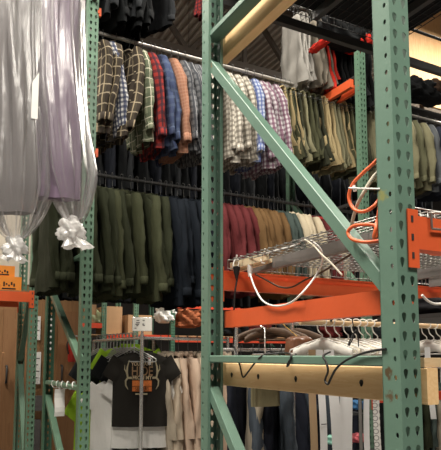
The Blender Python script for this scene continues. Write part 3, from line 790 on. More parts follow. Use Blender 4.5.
def dress(loc, mat, label, L, w_, rotz, seed, zt):
    g = random.Random(seed); ph = [g.uniform(0, 6) for _ in range(4)]
    m = MB(); rings = []
    for k in range(24):
        t = k/23; z = -.1-L*t; ww = w_*(.45+.55*min(1, t*7))*(1-.12*math.sin(t*5)); th = .045*(.6+.5*min(1, t*6))
        rings.append([(th*math.cos(a)+.012*math.sin(a*7+ph[0]+t*3), ww*math.sin(a), z) for a in [2*PI*i/36 for i in range(36)]])
    m.loft(rings, True, True); o = m.build('long_dress', mat, None, loc, (0, 0, rotz)); return T(o, label, 'dress', None)
dress((at(57, 100, 1, 2.28).x, 2.28, 4.1), lav, 'lavender dress inside the clear bag beside the left post', 1.53, .135, 1.25, 3, 0)
dress((at(14, 100, 1, 2.28).x, 2.30, 4.1), gcl, 'grey brown dress inside the clear bag at the left edge', 1.64, .14, 1.1, 4, 0)
for px, lb in ((62, 'hanger holding the lavender dress in its bag'), (14, 'hanger holding the grey dress in its bag')):
    place_hanger((at(px, 100, 1, 2.28).x, 2.29, 4.15), (0, 0, 1.2), lb, 'hangers of bagged dresses', HM)
rod('clothes_rail', (-1.6, 2.29, 4.13), (-.05, 2.29, 4.13), .014, rodg, 'steel rail over the plastic garment bags, out past the picture top')
m = MB()
m.bar((-.11, 2.27, 4.12), (-.11, 2.80, 4.12), .03, .03); T(m.build('rail_bracket', darksteel), 'bracket carrying the rail of the garment bags on the green post', 'bracket')
# paper ticket in the lavender bag
p0 = at(31, 118, 1, 2.143); p1 = at(39, 77, 1, 2.143)
m = MB(); m.box((p0.x, 2.143, p0.z), (p1.x, 2.145, p1.z-.04)); m.add([(p0.x, 2.144, p1.z-.04), (p1.x, 2.144, p1.z-.04), (p1.x, 2.144, p1.z+.03)], [(0, 1, 2)]); T(m.build('paper_ticket', paper), 'small white paper ticket showing on the lavender clothing bag', 'ticket')

# ------------------------------------------------------------------ orange cartons
for i, (xa, xb, za, zb, y0_, lb) in enumerate(((-.62, -.285, 2.137, at(10, 277, 1, 4.45).z, 4.42, 'orange carton with dark print on the left beam'), (-.70, -.345, at(10, 277, 1, 4.45).z, at(8, 266, 1, 4.45).z, 4.44, 'orange carton stacked on top of the other'))):
    m = MB(); m.box((xa, y0_, za), (xb, y0_+.3, zb)); o = m.build('carton', cardor); T(o, lb, 'carton', 'orange cartons on the left beam')
    q = MB()
    for k in range(5): q.box((xb-.16+k*.022, y0_-.002, za+(zb-za)*(.3+.1*(k % 2))), (xb-.146+k*.022, y0_, za+(zb-za)*(.62-.1*(k % 3))))
    q.box((xb-.17, y0_-.002, za+.012), (xb-.05, y0_, za+.024)); q.build('printed_picture', blackm, o)

# ------------------------------------------------------------------ far racks with boxes
YF = 8.2
fx = [at(p_, 330, 1, YF).x for p_ in (102, 126, 171)]
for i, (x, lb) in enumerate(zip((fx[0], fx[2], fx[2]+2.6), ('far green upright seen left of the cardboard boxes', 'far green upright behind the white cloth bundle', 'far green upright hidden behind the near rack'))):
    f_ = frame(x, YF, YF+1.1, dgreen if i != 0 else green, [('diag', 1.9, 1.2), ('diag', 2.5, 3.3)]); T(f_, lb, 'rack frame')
f_ = frame(fx[1], YF-.4, YF+.6, green, [('cross', 1.3, 0)]); T(f_, 'far green upright between the two cardboard boxes', 'rack frame')
zr = at(150, 336, 1, YF).z
ubeam(fx[0]-2.4, fx[0], YF, at(96, 328, 1, YF).z, at(96, 323, 1, YF).z, redbeam, 'far red beam left of the cardboard boxes', conn=(False, False))
ubeam(fx[0]+.08, fx[2], YF, zr-.06, zr+.02, redbeam, 'far red beam below the cardboard boxes', conn=(False, False))
ubeam(fx[2]+.08, fx[2]+2.6, YF, zr-.10, zr-.02, redbeam, 'far red beam behind the brown hangers', conn=(False, False))
ubeam(fx[2]+2.7, fx[2]+5.2, YF, zr-.12, zr-.04, redbeam, 'far red beam behind the white hangers', conn=(False, False))
ubeam(fx[2]+.08, fx[2]+2.6, YF, zr+.5, zr+.58, redbeam, 'second far red beam, above and behind the brown hangers', conn=(False, False))
for i, (xa, xb, lb) in enumerate(((fx[0]-2.4, fx[0], 1), (fx[0]+.08, fx[2]+2.6, 2), (fx[2]+2.7, fx[2]+5.2, 3))):
    m = MB(); m.box((xa, YF+.05, zr+.0), (xb, YF+1.0, zr+.018)); T(m.build('deck_board', plylight if 0 else card), 'far shelf board number %s under the boxes' % ['one, left end', 'two, centre', 'three, right end'][lb-1], 'shelf', None)
def cbox(x0, y0, z0, w, d, h, label, mat=card, name='cardboard_box', rot=0, grp='cardboard boxes on the far rack'):
    m = MB(); m.box((0, 0, 0), (w, d, h)); o = m.build(name, mat, None, (x0, y0, z0), (0, 0, rot)); T(o, label, 'box', grp)
    q = MB(); q.box((0, d/2-.025, h), (w, d/2+.025, h+.002)); q.box((-.001, d/2-.025, h*.7), (0, d/2+.025, h)); q.build('packing_tape', plain('tape_%s' % label[:8], (.5, .34, .18), .3), o)
    return o
def fx_(px, y=YF+.1): return at(px, 325, 1, y).x
cbox(fx_(106), YF+.2, zr+.02, fx_(124)-fx_(106), .5, .48, 'tall cardboard box between the two far green posts')
cbox(fx_(128), YF+.1, zr+.02, fx_(152)-fx_(128), .45, .34, 'wide cardboard box right behind the card sign')
cbox(fx_(84), YF+.1, at(96, 323, 1, YF).z+.01, .2, .4, .3, 'brown box at the far left shelf end', grp='cardboard boxes on the far rack')
def lump(name, loc, size, mat, label, cat, seed=1, grp=None, rough=.2):
    import bmesh
    g = random.Random(seed); ph = [g.uniform(0, 6.3) for _ in range(6)]
    bm = bmesh.new(); bmesh.ops.create_cube(bm, size=2)
    bmesh.ops.subdivide_edges(bm, edges=bm.edges[:], cuts=9, use_grid_fill=True)
    for v in bm.verts:
        c = v.co.copy(); r8 = (abs(c.x)**4+abs(c.y)**4+abs(c.z)**4)**.25; c = c/r8
        q = 1+rough*.5*math.sin(c.x*6+ph[0]+c.z*5)+rough*.4*math.sin(c.y*9+ph[1]+c.x*7)+rough*.3*math.sin(c.z*15+ph[2]+c.y*4)
        v.co = Vector((c.x*size[0]*q, c.y*size[1]*q, max(-1, c.z*(q if c.z > 0 else 1))*size[2]))
    me = bpy.data.meshes.new(name); bm.to_mesh(me); bm.free()
    for p_ in me.polygons: p_.use_smooth = True
    o = link(name, me, mat, None, loc); return T(o, label, cat, grp)
lime = fabric('lime_cloth', (.28, .48, .03), .1); white = fabric('white_cloth', (.86, .85, .82), .05); rust = fabric('rust_cloth', (.28, .09, .04)); dkred = fabric('dark_red_cloth', (.10, .015, .015)); pk = fabric('pink_cloth', (.5, .12, .14)); teal = fabric('mint_cloth', (.25, .48, .40))
lump('plastic_sack', (fx_(93), YF+.3, at(96, 317, 1, YF).z), (.16, .2, .12), plain('lime_white_sack', (.55, .62, .35), .4, 0, .4, 6), 'white and lime printed sack on the far left shelf', 'sack', 3)
lump('cloth_bundle', (fx_(167), YF+.2, at(167, 314, 1, YF).z), (.13, .2, .15), white, 'white cloth bundle on the far green rack', 'bundle', 4, None, .3)
lump('cloth_bundle', (fx_(190), YF+.2, at(190, 319, 1, YF).z), (.2, .2, .15), rust, 'rust coloured clothing bundle at the far rack end', 'bundle', 6, None, .4)
for i in range(7):
    lump('cloth_bundle', (fx_(236+i*24), YF+.25, zr+.18), (.24, .2, .15), (bk, dkred, dg, bk, dkred, bk, dg)[i], '%s dark clothing bundle along the far shelf behind the hangers' % ORD[i], 'bundle', 10+i, 'dark bundles on the far shelf', .35)

# ------------------------------------------------------------------ garment racks at floor level
YP = 3.0
pole = at(142, 345, 1, YP)
def garment_rack(x0, y0, x1, y1, z, label, sign=False, mid=False):
    r = empty('garment_rack', (x0, y0, 0)); T(r, label, 'garment rack')
    dx, dy = x1-x0, y1-y0; L = math.hypot(dx, dy); nx, ny = -dy/L, dx/L
    m = MB(); m.tube([(0, 0, .08), (0, 0, z+(.08 if sign else .03))], .014, 12); m.build('pole', chrome, r)
    m = MB(); m.tube([(dx, dy, .08), (dx, dy, z+.03)], .014, 12); m.build('pole', chrome, r)
    m = MB(); m.tube([(0, 0, z), (dx, dy, z)], .012, 12); m.build('top_rail', chrome, r)
    m = MB(); m.tube([(0, 0, .12), (dx, dy, .12)], .012, 10)
    for (a, b) in ((0, 0), (dx, dy)): m.tube([(a-nx*.25, b-ny*.25, .1), (a+nx*.25, b+ny*.25, .1)], .014, 10)
    m.build('base', chrome, r)
    for (a, b) in ((0, 0), (dx, dy)):
        for s in (-1, 1):
            m = MB(); m.tube([(a+nx*.25*s-.012, b+ny*.25*s, .04), (a+nx*.25*s+.012, b+ny*.25*s, .04)], .04, 14); m.build('caster', blackm, r)
    return r
RZ = at(142, 338, 1, YP).z
YC = 3.3
g1 = garment_rack(pole.x, YP, at(228, 338, 1, YC).x, YC, RZ, 'chrome garment rack with a card sign, carrying cream coats')
sg0 = at(134, 317.5, 1, YP); sg1 = at(152, 331, 1, YP)
m = MB(); m.tube([(pole.x, YP, RZ), (pole.x, YP, sg1.z)], .010, 10); sgn = m.build('sign_stem', chrome); 
sgo = empty('sign_holder', (pole.x, YP, sg1.z)); sgn.parent = sgo; sgn.location = (-pole.x, -YP, -sg1.z)
sw, sh = (sg1.x-sg0.x), sg0.z-sg1.z
m = MB(); m.box((-sw/2+.0, -.004, 0), (sw/2, .002, sh)); crd = m.build('card', plain('sign_card', (.88, .86, .80), .5, 0, .02), sgo, (0, 0, 0), (0, 0, -.45))
m = MB()
for k, (a, b, z_) in enumerate(((-.3, -.15, .8), (.02, .12, .8), (-.32, -.12, .62), (-.36, -.16, .5), (.0, .1, .52), (-.3, -.2, .4), (.02, .14, .42), (-.4, -.3, .2))):
    m.box((a*sw, -.0052, z_*sh-.004), (b*sw, -.004, z_*sh+.003))
m.build('printed_lines', greyconduit, crd)
m = MB(); 
for a, b in (((-sw/2, 0), (sw/2, 0)), ((-sw/2, sh), (sw/2, sh)), ((-sw/2, 0), (-sw/2, sh)), ((sw/2, 0), (sw/2, sh))): m.tube([(a[0], 0, a[1]), (b[0], 0, b[1])], .004, 6)
m.build('sign_frame', chrome, crd)
T(sgo, 'small white card sign in a chrome frame on top of the garment rack pole', 'sign')

# t-shirts facing the camera on a rail that runs back from the pole
def tshirt_meshes(seed, bw=.235, L=.60):
    g = random.Random(seed); ph = [g.uniform(0, 6.3) for _ in range(6)]
    m = MB(); rings = []; n = 36
    lv = [(0, .075, .015), (.012, .11, .022), (.035, .17, .028), (.06, .215, .032), (.12, bw-.012, .036), (.18, bw-.012, .038)]+[(.18+(L-.18)*k/8, bw+.004*k/8, .038) for k in range(1, 9)]
    for z, w_, th in lv:
        q = z/L; ring = []
        for i in range(n):
            a = 2*PI*i/n; ca, sa = math.cos(a), math.sin(a)
            y = th*math.copysign(abs(sa)**.8, sa); x = w_*math.copysign(abs(ca)**.8, ca)
            y += .010*q*math.sin(x*30+ph[0])+.005*q*math.sin(x*55+ph[1]+z*8)
            ring.append((x, y, -.10-z))
        rings.append(ring)
    m.loft(rings)
    sl = []
    for sd in (-1, 1):
        s = MB(); rr = []
        for k in range(9):
            t = k/8; cx = sd*(.165+.095*t); cz = -.175-.155*t*.95
            nrm = Vector((sd*.80, 0, .60))
            hgt = .088-.012*t; ring = []
            for i in range(18):
                a = 2*PI*i/18; pnt = Vector((cx, 0, cz))+nrm*hgt*math.cos(a)+Vector((0, 1, 0))*(.026*math.sin(a)*(1+.2*math.sin(ph[2]+t*8)))
                ring.append(tuple(pnt))
            rr.append(ring)
        s.loft(rr, True); sl.append(s.mesh('sleeve'))
    c = MB(); c.tube([(.078*math.cos(a), .018*math.sin(a)*(1), -.098-(.05*max(0, -math.sin(a)))) for a in [2*PI*i/24 for i in range(25)]], .009, 6, cap=False)
    return m.mesh('body'), sl, c.mesh('neckband')
TS = tshirt_meshes(3)
def tshirt(loc, rotz, mat, label, s=1, nb=None, grp='t-shirts on the rail behind the sign pole', sz=(1, 1, 1)):
    r = empty('t_shirt', loc, (0, 0, rotz)); r.scale = (s*sz[0], s*sz[1], s*sz[2])
    for nm, me in (('body', TS[0]), ('sleeve', TS[1][0]), ('sleeve', TS[1][1]), ('neckband', TS[2])):
        o = link(nm, me, None, r)
        if not len(o.data.materials): o.data.materials.append(mat)
        setmat(o, mat)
    T(r, label, 't-shirt', grp); return r
face = -.36     # turned towards the camera aisle
fw = Vector((.469, .883, 0))
tcen = at(142.5, 353, 1, 3.14)
tz = at(140, 352.5, 1, 3.14).z+.10
blk = fabric('washed_black_cotton', (.022, .020, .017), .15, .15)
shirt = tshirt((tcen.x, 3.14, tz), face, blk, 'black t-shirt printed with antlers and hide seekers lettering', .95)
def text(body, size, z, mat, parent, sx=1, name='lettering', ext=.0012, bold=.0):
    c = bpy.data.curves.new('t', 'FONT'); c.body = body; c.size = size; c.align_x = 'CENTER'; c.align_y = 'CENTER'; c.extrude = ext; c.offset = bold
    tmp = bpy.data.objects.new('t', c); COL.objects.link(tmp)
    dg_ = bpy.context.evaluated_depsgraph_get(); me = bpy.data.meshes.new_from_object(tmp.evaluated_get(dg_)); bpy.data.objects.remove(tmp)
    me.materials.clear(); o = link(name, me, mat, parent, (0, -.052, z), (PI/2, 0, 0)); o.scale = (sx, 1, 1); return o
tan = plain('print_tan', (.55, .42, .26), .8); brn = plain('print_brown', (.30, .18, .09), .8); orp = plain('print_orange', (.70, .19, .04), .8, 0, .3, 60); bone = plain('print_bone', (.36, .31, .2), .8)
bodyr = [c for c in shirt.children if c.name.startswith('body')][0]
bodyo = bodyr
text('YOU CAN\'T', .042, -.225, tan, bodyo, 1.05, 'top_lettering', bold=.001)
text('HIDE', .115, -.290, brn, bodyo, .92, 'middle_lettering', bold=.001)
text('FROM MY', .046, -.345, tan, bodyo, 1.05, 'lower_lettering', bold=.001)
m = MB()
for (a, b, c_, d_) in ((-.105, -.004, -.415, -.368), (.004, .105, -.415, -.368), (-.105, -.03, -.462, -.420), (-.025, .03, -.462, -.420), (.035, .105, -.462, -.420)):
    m.box((a, -.0525, c_), (b, -.051, d_))
m.build('orange_print', orp, bodyo)
text('SEEKERS', .044, -.441, blk, bodyo, .92, 'orange_block_lettering').location.y = -.0535
text('EST. 2010', .0, 0, tan, bodyo) if 0 else None
m = MB(); m.box((-.07, -.0525, -.492), (-.015, -.051, -.478)); m.box((.015, -.0525, -.492), (.06, -.051, -.478)); m.build('small_print', bone, bodyo)
for sd in (-1, 1):
    m = MB()
    m.tube([(sd*.11, -.052, -.345), (sd*.155, -.052, -.345), (sd*.165, -.052, -.30), (sd*.160, -.052, -.25), (sd*.14, -.052, -.19)], [.011, .012, .013, .010, .003]+[.003]*0, 6)
    m.tube([(sd*.155, -.052, -.345), (sd*.178, -.052, -.37), (sd*.175, -.052, -.41), (sd*.15, -.052, -.445)], [.011, .010, .008, .003], 6)
    m.tube([(sd*.165, -.052, -.30), (sd*.19, -.052, -.27), (sd*.188, -.052, -.23)], [.008, .006, .002], 6)
    o = m.build('antler_print', bone, bodyo); o.scale = (1, .1, 1); o.location = (0, -.047, 0)
for c in bodyr.children:
    k = .74; kz = .92; c.scale = (c.scale[0]*k, c.scale[1], c.scale[2]*kz) if 'lettering' not in c.name else (c.scale[0]*k, c.scale[1]*kz, 1)
    c.location.z = -.30+(c.location.z+.335)*kz
m = MB(); m.box((.045, -.060, -.205), (.068, -.058, -.13)); m.build('price_tag', paper, shirt)
m = MB(); m.box((.047, -.0612, -.16), (.060, -.060, -.145)); m.build('tag_mark', redm, shirt)
back = [  # (offset along rail, side shift, material, label, scale)
 (.07, -.01, bk, 'black t-shirt directly behind the printed one, hem lower', 1.06), (.14, -.11, bk, 'black t-shirt poking out left behind the printed one', .95), (.22, -.30, dg, 'charcoal t-shirt farthest left, sleeve past the green post', 1.0),
 (.045, .0, white, 'long white t-shirt whose hem hangs below the black ones', 1.0), (.08, -.17, white, 'white t-shirt hanging low by the left green post', 1.0), (.33, -.25, lime, 'lime green t-shirt behind the white ones at left', 1.42),
 (.26, .10, nj, 'navy t-shirt behind the printed one at right', 1.22), (.10, -.30, lime, 'lime green t-shirt hanging low beside the left green post', 1.1), (.20, -.13, lime, 'lime green t-shirt raised above the black sleeves', 1.0), (.36, .22, bk, 'black t-shirt farthest right behind the printed one', 1.3)]
rt = Vector((.883, -.469, 0))
for d_, s_, m_, lb, k in back:
    p_ = Vector((tcen.x, 3.14, tz))+fw*d_+rt*s_
    if m_ is white: p_.z -= .13 if 'long' in lb else .20
    if m_ is lime: p_.z += -.26 if 'low' in lb else .06
    tshirt(p_, face+rnd.uniform(-.1, .1), m_, lb, 1, sz=(1 if k < 1.1 else 1.0, 1, k))
m = MB(); e = Vector((tcen.x, 3.14, tz+.02)); m.tube([e-fw*.12, e+fw*.75], .011, 10); m.tube([e+fw*.75, e+fw*.75-Vector((0, 0, tz-.02))], .014, 10)
T(m.build('display_rail', chrome), 'chrome display rail carrying the t-shirts back from the sign pole', 'rail')
m = MB(); pl_a = at(94, 341, 1, 3.7); pl_b = Vector((pole.x, YP+.02, RZ)); m.tube([pl_b, pl_a], .013, 10); m.tube([pl_a, (pl_a.x, pl_a.y, 0.02)], .014, 10); T(m.build('display_rail', chrome), 'chrome rail running left from the sign pole above the dark sleeves', 'rail')
# wire hangers crowding that rail
for i in range(12):
    q = pl_a.lerp(pl_b, .1+i*.07)
    place_hanger((q.x, q.y, q.z+.01), (0, 0, .6), '%s empty clear hanger from the left on the chrome rail' % ORD[i], 'empty hangers left of the sign pole', plain('hanger_clear%d' % i, (.4, .4, .38), .2) if i == 0 else MATS['hanger_clear0'], 'tube')
# clear wrapped parcel below the t-shirts
lump('plastic_bundle', (at(122, 447, 1, 3.3).x, 3.3, at(122, 459, 1, 3.3).z), (.2, .2, .08), plain('cling_film', (.25, .26, .25), .15, .1, .5, 9), 'crumpled clear plastic bundle at the bottom edge below the t-shirts', 'bundle', 5, None, .5)
m = MB(); m.tube([(at(122, 447, 1, 3.3).x-.3, 3.1, at(122, 459, 1, 3.3).z-.09), (at(122, 447, 1, 3.3).x+.35, 3.1, at(122, 459, 1, 3.3).z-.09)], .012, 8); m.box((at(122, 447, 1, 3.3).x-.3, 3.1, at(122, 459, 1, 3.3).z-.1), (at(122, 447, 1, 3.3).x+.35, 3.5, at(122, 459, 1, 3.3).z-.08))
for sx in (-.28, .33):
    for yy in (3.12, 3.48): m.tube([(at(122, 447, 1, 3.3).x+sx, yy, 0), (at(122, 447, 1, 3.3).x+sx, yy, at(122, 459, 1, 3.3).z-.09)], .012, 8)
T(m.build('low_table', greyconduit), 'low grey table below the crumpled plastic, under the picture edge', 'table')

# cream coats on the chrome rack
cc = [fabric('cream_coat', (.52, .43, .33), .06, .3), fabric('peach_coat', (.56, .42, .32), .06, .3), fabric('sand_coat', (.42, .36, .28), .06, .3)]
gc = 'cream coats hanging on the chrome rack'
for i, (px, k, lb) in enumerate(((168, 2, 'sand coloured coat, first right of the printed t-shirt'), (176, 0, 'cream coat second right of the printed t-shirt'), (186, 1, 'peach coat third right of the printed t-shirt'), (196, 1, 'peach cream coat beside the near rear post, left side'), (206, 0, 'cream coat hidden behind the near rear post'), (228, 1, 'peach coat right of the near rear post, behind the chrome pole'), (236, 0, 'cream coat beside the dark navy coat'))):
    hang('long'+'AB'[i % 2], 'long_coat', (at(px+4, 400, 1, YC-.24).x, YC, RZ), cc[k], lb, 'coat', gc, -.22, -.05, .95, **CK)
# second chrome rack with dark coats, nearer
y2 = 1.95
ra = at(236, 322, 1, y2); rb = at(292, 322, 1, y2)
garment_rack(ra.x, y2, rb.x, y2, ra.z, 'chrome garment rack carrying brown hangers and dark coats')
rod('clothes_rail', (ra.x-.1, y2+.06, ra.z-.17), (rb.x+.2, y2+.06, ra.z-.17), .011, chrome, 'lower chrome rail of the dark coats behind the plank')
inkn = fabric('ink_navy_cloth', (.012, .014, .022), .2); slate = fabric('slate_denim', (.055, .068, .085), .15); drab = fabric('drab_corduroy', (.16, .14, .08), .12); khc = fabric('tan_coat_cloth', (.36, .25, .15), .1); oat = fabric('oatmeal_knit', (.30, .26, .20), .15)
gd = 'dark coats hanging behind the plank'
for i, (px, m_, rz_, lb, kk) in enumerate(((246, inkn, .9, 'ink navy jacket under the brown hangers', .72), (258, oat, .5, 'oatmeal coat below the ink navy jacket', 1.0), (264, slate, .6, 'slate coat left of the chrome pole', 1.1), (276, inkn, .8, 'ink navy coat just left of the chrome pole', 1.1), (286, slate, .4, 'slate denim coat right of the chrome pole', 1.1))):
    xx = at(px, 338, 1, y2).x
    hang('long'+'AB'[i % 2], 'long_coat', (xx, y2+.06, ra.z-.17), m_, lb, 'coat', gd, -rz_, 0, kk, **CK)
# corduroy piece
c0 = at(255, 386, 1, 1.62); c1 = at(283, 406, 1, 1.62)
m = MB(); rings = []
for k in range(9):
    t = k/8; z = ra.z-.2+(c1.z-(ra.z-.2))*t; hw = (c1.x-c0.x)/2
    rings.append([((c0.x+c1.x)/2+hw*math.copysign(abs(math.cos(a))**.6, math.cos(a)), 1.66+.03*math.sin(a)+.004*math.sin(math.cos(a)*40), z) for a in [2*PI*i/40 for i in range(40)]])
m.loft(rings, True, True); co = m.build('corduroy_skirt', drab); T(co, 'drab olive corduroy skirt just below the plank, before dark coats', 'skirt')
q = MB(); q.tube([((c0.x+c1.x)/2, 1.66, ra.z-.2), ((c0.x+c1.x)/2, 1.66, ra.z-.05), ((c0.x+c1.x)/2, 1.80, ra.z+.0), ((c0.x+c1.x)/2, y2, ra.z+.016)], .004, 6); q.tube([(c0.x+.01, 1.66, ra.z-.2), (c1.x-.01, 1.66, ra.z-.2)], .006, 6); T(q.build('clip_hanger', chrome), 'metal clip hanger holding the olive corduroy skirt', 'hanger')
# brown contoured hangers
def suit_hanger(loc, rotz, label, w_=.215, mat=walnut):
    r = empty('wooden_hanger', loc, (0, 0, rotz)); T(r, label, 'hanger', 'brown wooden hangers on the near chrome rack')
    m = MB()
    rings = []
    K = 20
    for k in range(K+1):
        t = -1+2*k/K; a = abs(t)
        x = w_*t; z = -.045-.065*a**1.5; y = -.028*(a**2); hh = .016+.012*math.sin(min(1, a*1.1)*PI)*.6+.010*a; th = .010+.016*a**2
        if a > .98: hh *= .6; th *= .6
        rings.append([(x, y+th*math.cos(b), z+hh*math.sin(b)) for b in [2*PI*i/14 for i in range(14)]])
    m.loft(rings, True, True); m.build('shoulder_bar', mat, r)
    m = MB(); m.tube([(0, 0, -.03), (0, 0, -.012), (0, .014, .0), (0, .018, .02), (0, 0, .034), (0, -.016, .018)], .0025, 6, smooth_n=4); m.build('hook', gold, r)
    m = MB(); m.tube([(-w_*.8, -.01, -.108), (w_*.8, -.01, -.108)], .006, 8); m.build('trouser_bar', mat, r)
    return r
for i, (px, rz_, lb) in enumerate(((268, -.45, 'brown wooden hanger farthest left, shoulder curved high'), (276, -.30, 'middle brown wooden hanger on the near chrome rack'), (291, -.35, 'brown wooden hanger right of the other two'))):
    p_ = at(px, 331, 1, y2-.0); suit_hanger((p_.x, y2, ra.z+.0), rz_, lb)
lump('leather_hat', tuple(at(300, 349, 1, 1.7)), (.085, .06, .075), plain('brown_leather', (.17, .075, .04), .35), 'rounded brown leather piece below the wooden hangers', 'leather piece', 8, None, .06)
q = MB(); b_ = at(300, 349, 1, 1.7); q.tube([(b_.x, b_.y, b_.z+.06), (b_.x, y2-.02, ra.z+.02), (b_.x, y2, ra.z+.018)], .003, 6); T(q.build('hanging_hook', gold), 'brass hook above the rounded brown leather piece', 'hook')
rod('clothes_rail', (rb.x+.0, y2, ra.z), (rb.x+.5, y2, ra.z), .012, chrome, 'short chrome rail end right of the wooden hangers')

# ------------------------------------------------------------------ wooden dowel with white hangers
Yd = 1.42
da = at(300, 322, 1, Yd); zd = at(350, 323.5, 1, Yd).z
m = MB(); m.tube([(da.x, Yd, zd), (2.6, Yd, zd)], .015, 14); T(m.build('wooden_dowel', pinex), 'pale round wooden dowel holding white plastic hangers', 'rail')
m = MB()
for xx in (da.x+.2, 1.5, 2.5): m.tube([(xx, Yd, zd), (xx, Yd-.2, 1.88), (xx, 1.16, 1.9)], .006, 6)
T(m.build('dowel_hook', darksteel), 'dark hooks tying the wooden dowel to the rear orange beam', 'hook')
lace = fabric('ivory_lace', (.66, .61, .50), .12, .4); lace2 = fabric('white_lace', (.74, .72, .67), .08, .5)
HW = plain('hanger_white', (.80, .79, .75), .35, 0, .02)
hh = MB(); hw_ = .19
hh.tube([(0, -.003, -.016), (0, -.024, -.008), (0, -.026, .012), (0, 0, .026), (0, .026, .012), (0, .026, -.03), (0, .018, -.05), (0, 0, -.068), (0, 0, -.085)], .0036, 7, smooth_n=4)
hh.tube([(0, 0, -.085), (0, -.10, -.115), (0, -hw_, -.15), (0, -hw_-.008, -.165), (0, -hw_+.004, -.172), (0, hw_-.004, -.172), (0, hw_+.008, -.165), (0, hw_, -.15), (0, .10, -.115), (0, 0, -.085)], .0042, 7)
hangers['white'] = hh.mesh('plastic_hanger')
def drape_mesh(seed, w_=.17):
    g = random.Random(seed); ph = [g.uniform(0, 6) for _ in range(4)]
    m = MB(); rings = []
    for k in range(13):
        t = -1+2*k/12; a = abs(t); y = w_*t; zt = -.098-.055*a; 
        rings.append([(.020*math.cos(b)*(1+.2*math.sin(9*t+ph[0])), y, zt-.022+.028*math.sin(b)*(1+.15*math.sin(14*t+ph[1]))+.004) for b in [2*PI*i/12 for i in range(12)]])
    m.loft(rings, True, True); return m.mesh('draped_lace')
dm = [drape_mesh(s) for s in (1, 2, 3)]
wh = (322, 330, 339, 348, 356, 363, 370, 377, 426, 433, 440)
for i, px in enumerate(wh):
    q = at(px, 323, 1, Yd); nm = '%s white plastic hanger from the left on the wooden dowel' % ORD[i]
    rz_ = rnd.uniform(.5, .9)
    o = link('plastic_hanger', hangers['white'], None, None, (q.x, Yd, zd), (0, 0, rz_))
    if not len(o.data.materials): o.data.materials.append(HW)
    T(o, nm, 'hanger', 'white plastic hangers on the wooden dowel')
    d = link('draped_lace', dm[i % 3], None, None, (q.x, Yd, zd), (0, 0, rz_))
    if not len(d.data.materials): d.data.materials.append(lace)
    setmat(d, lace if i % 2 else lace2); T(d, 'pale lace folded over the %s white hanger from left' % ORD[i], 'lace', 'pale lace pieces on the white hangers')
# black tie straps in front
m = MB(); a_ = [at(*p_, 1, 1.3) for p_ in ((352, 318), (354, 335), (349, 347), (358, 350), (356, 330), (345, 352))]; m.tube(a_, .0035, 6, smooth_n=5); T(m.build('black_strap', blackm), 'thin black cord tangled among the white hangers', 'cord')
# hanging strips
strw = plain('strip_white', (.72, .72, .72), .6, 0, .03); m_c, t_c, p_c, o_c = nt('circle_print')
tc = t_c.nodes.new('ShaderNodeTexCoord'); mp = t_c.nodes.new('ShaderNodeMapping'); mp.inputs['Scale'].default_value = (28, 1, 28); t_c.links.new(tc.outputs['Object'], mp.inputs[0])
vf = t_c.nodes.new('ShaderNodeVectorMath'); vf.operation = 'FRACTION'; t_c.links.new(mp.outputs[0], vf.inputs[0])
sb = t_c.nodes.new('ShaderNodeVectorMath'); sb.operation = 'SUBTRACT'; sb.inputs[1].default_value = (.5, 0, .5); t_c.links.new(vf.outputs[0], sb.inputs[0])
sx = t_c.nodes.new('ShaderNodeSeparateXYZ'); t_c.links.new(sb.outputs[0], sx.inputs[0])
rad = math_(t_c, 'SQRT', math_(t_c, 'ADD', math_(t_c, 'MULTIPLY', sx.outputs[0], sx.outputs[0]), math_(t_c, 'MULTIPLY', sx.outputs[2], sx.outputs[2])))
ringm = math_(t_c, 'LESS_THAN', math_(t_c, 'ABSOLUTE', math_(t_c, 'SUBTRACT', rad, .36)), .07)
t_c.links.new(mixc(t_c, ringm, (.74, .73, .70), (.30, .29, .28)), p_c.inputs['Base Color'])
strips = [(312, 7, khc, 'tan fabric strip left of the white ones', 0), (320, 7, strw, 'white paper strip with one dark line, beside the tan strip', 1), (329, 10, strw, 'white patterned strip leaning right', 2), (344, 13, strw, 'widest plain white strip', 0), (366, 6, strw, 'narrow white strip right of the metal pole', 0), (376, 7, m_c, 'white strip printed with circles beside the large near post', 0)]
for i, (px, wd, mt, lb, k) in enumerate(strips):
    p_ = at(px, 388, 1, 1.36); q_ = at(px+(8 if i == 2 else 3 if i == 1 else 1), 452, 1, 1.36)
    w_ = wd/F*2.75/.88*.5
    m = MB(); rings = []
    for kk in range(15):
        t = kk/14; z = (zd-.15)+(q_.z-.25-(zd-.15))*t; cx_ = p_.x+(q_.x-p_.x)*t*1.4
        rings.append([(cx_-w_*.9, 1.36+.006*math.sin(t*7+i), z), (cx_+w_*.9, 1.36+.006*math.sin(t*7+i)-w_*.8, z), (cx_+w_*.9, 1.3625+.006*math.sin(t*7+i)-w_*.8, z), (cx_-w_*.9, 1.3625+.006*math.sin(t*7+i), z)])
    m.loft(rings, True, True, smooth=False); o = m.build('hanging_strip', mt); T(o, lb, 'strip', None)
    if k == 1:
        zz = at(322, 424, 1, 1.36).z; q = MB(); q.box((p_.x-w_*.8, 1.352-w_, zz), (p_.x+w_, 1.354-w_, zz+.004)); q.build('dark_line', blackm, o)
p_ = at(428, 392, 1, 1.2); q_ = at(433, 419, 1, 1.2)
m = MB(); m.loft([[(p_.x+(q_.x-p_.x)*t**1.5-.014, 1.2, p_.z+.25+(q_.z-p_.z-.25)*t), (p_.x+(q_.x-p_.x)*t**1.5+.018, 1.19, p_.z+.25+(q_.z-p_.z-.25)*t), (p_.x+(q_.x-p_.x)*t**1.5+.018, 1.192, p_.z+.25+(q_.z-p_.z-.25)*t), (p_.x+(q_.x-p_.x)*t**1.5-.014, 1.202, p_.z+.25+(q_.z-p_.z-.25)*t)] for t in [k/10 for k in range(11)]], True, True, smooth=False)
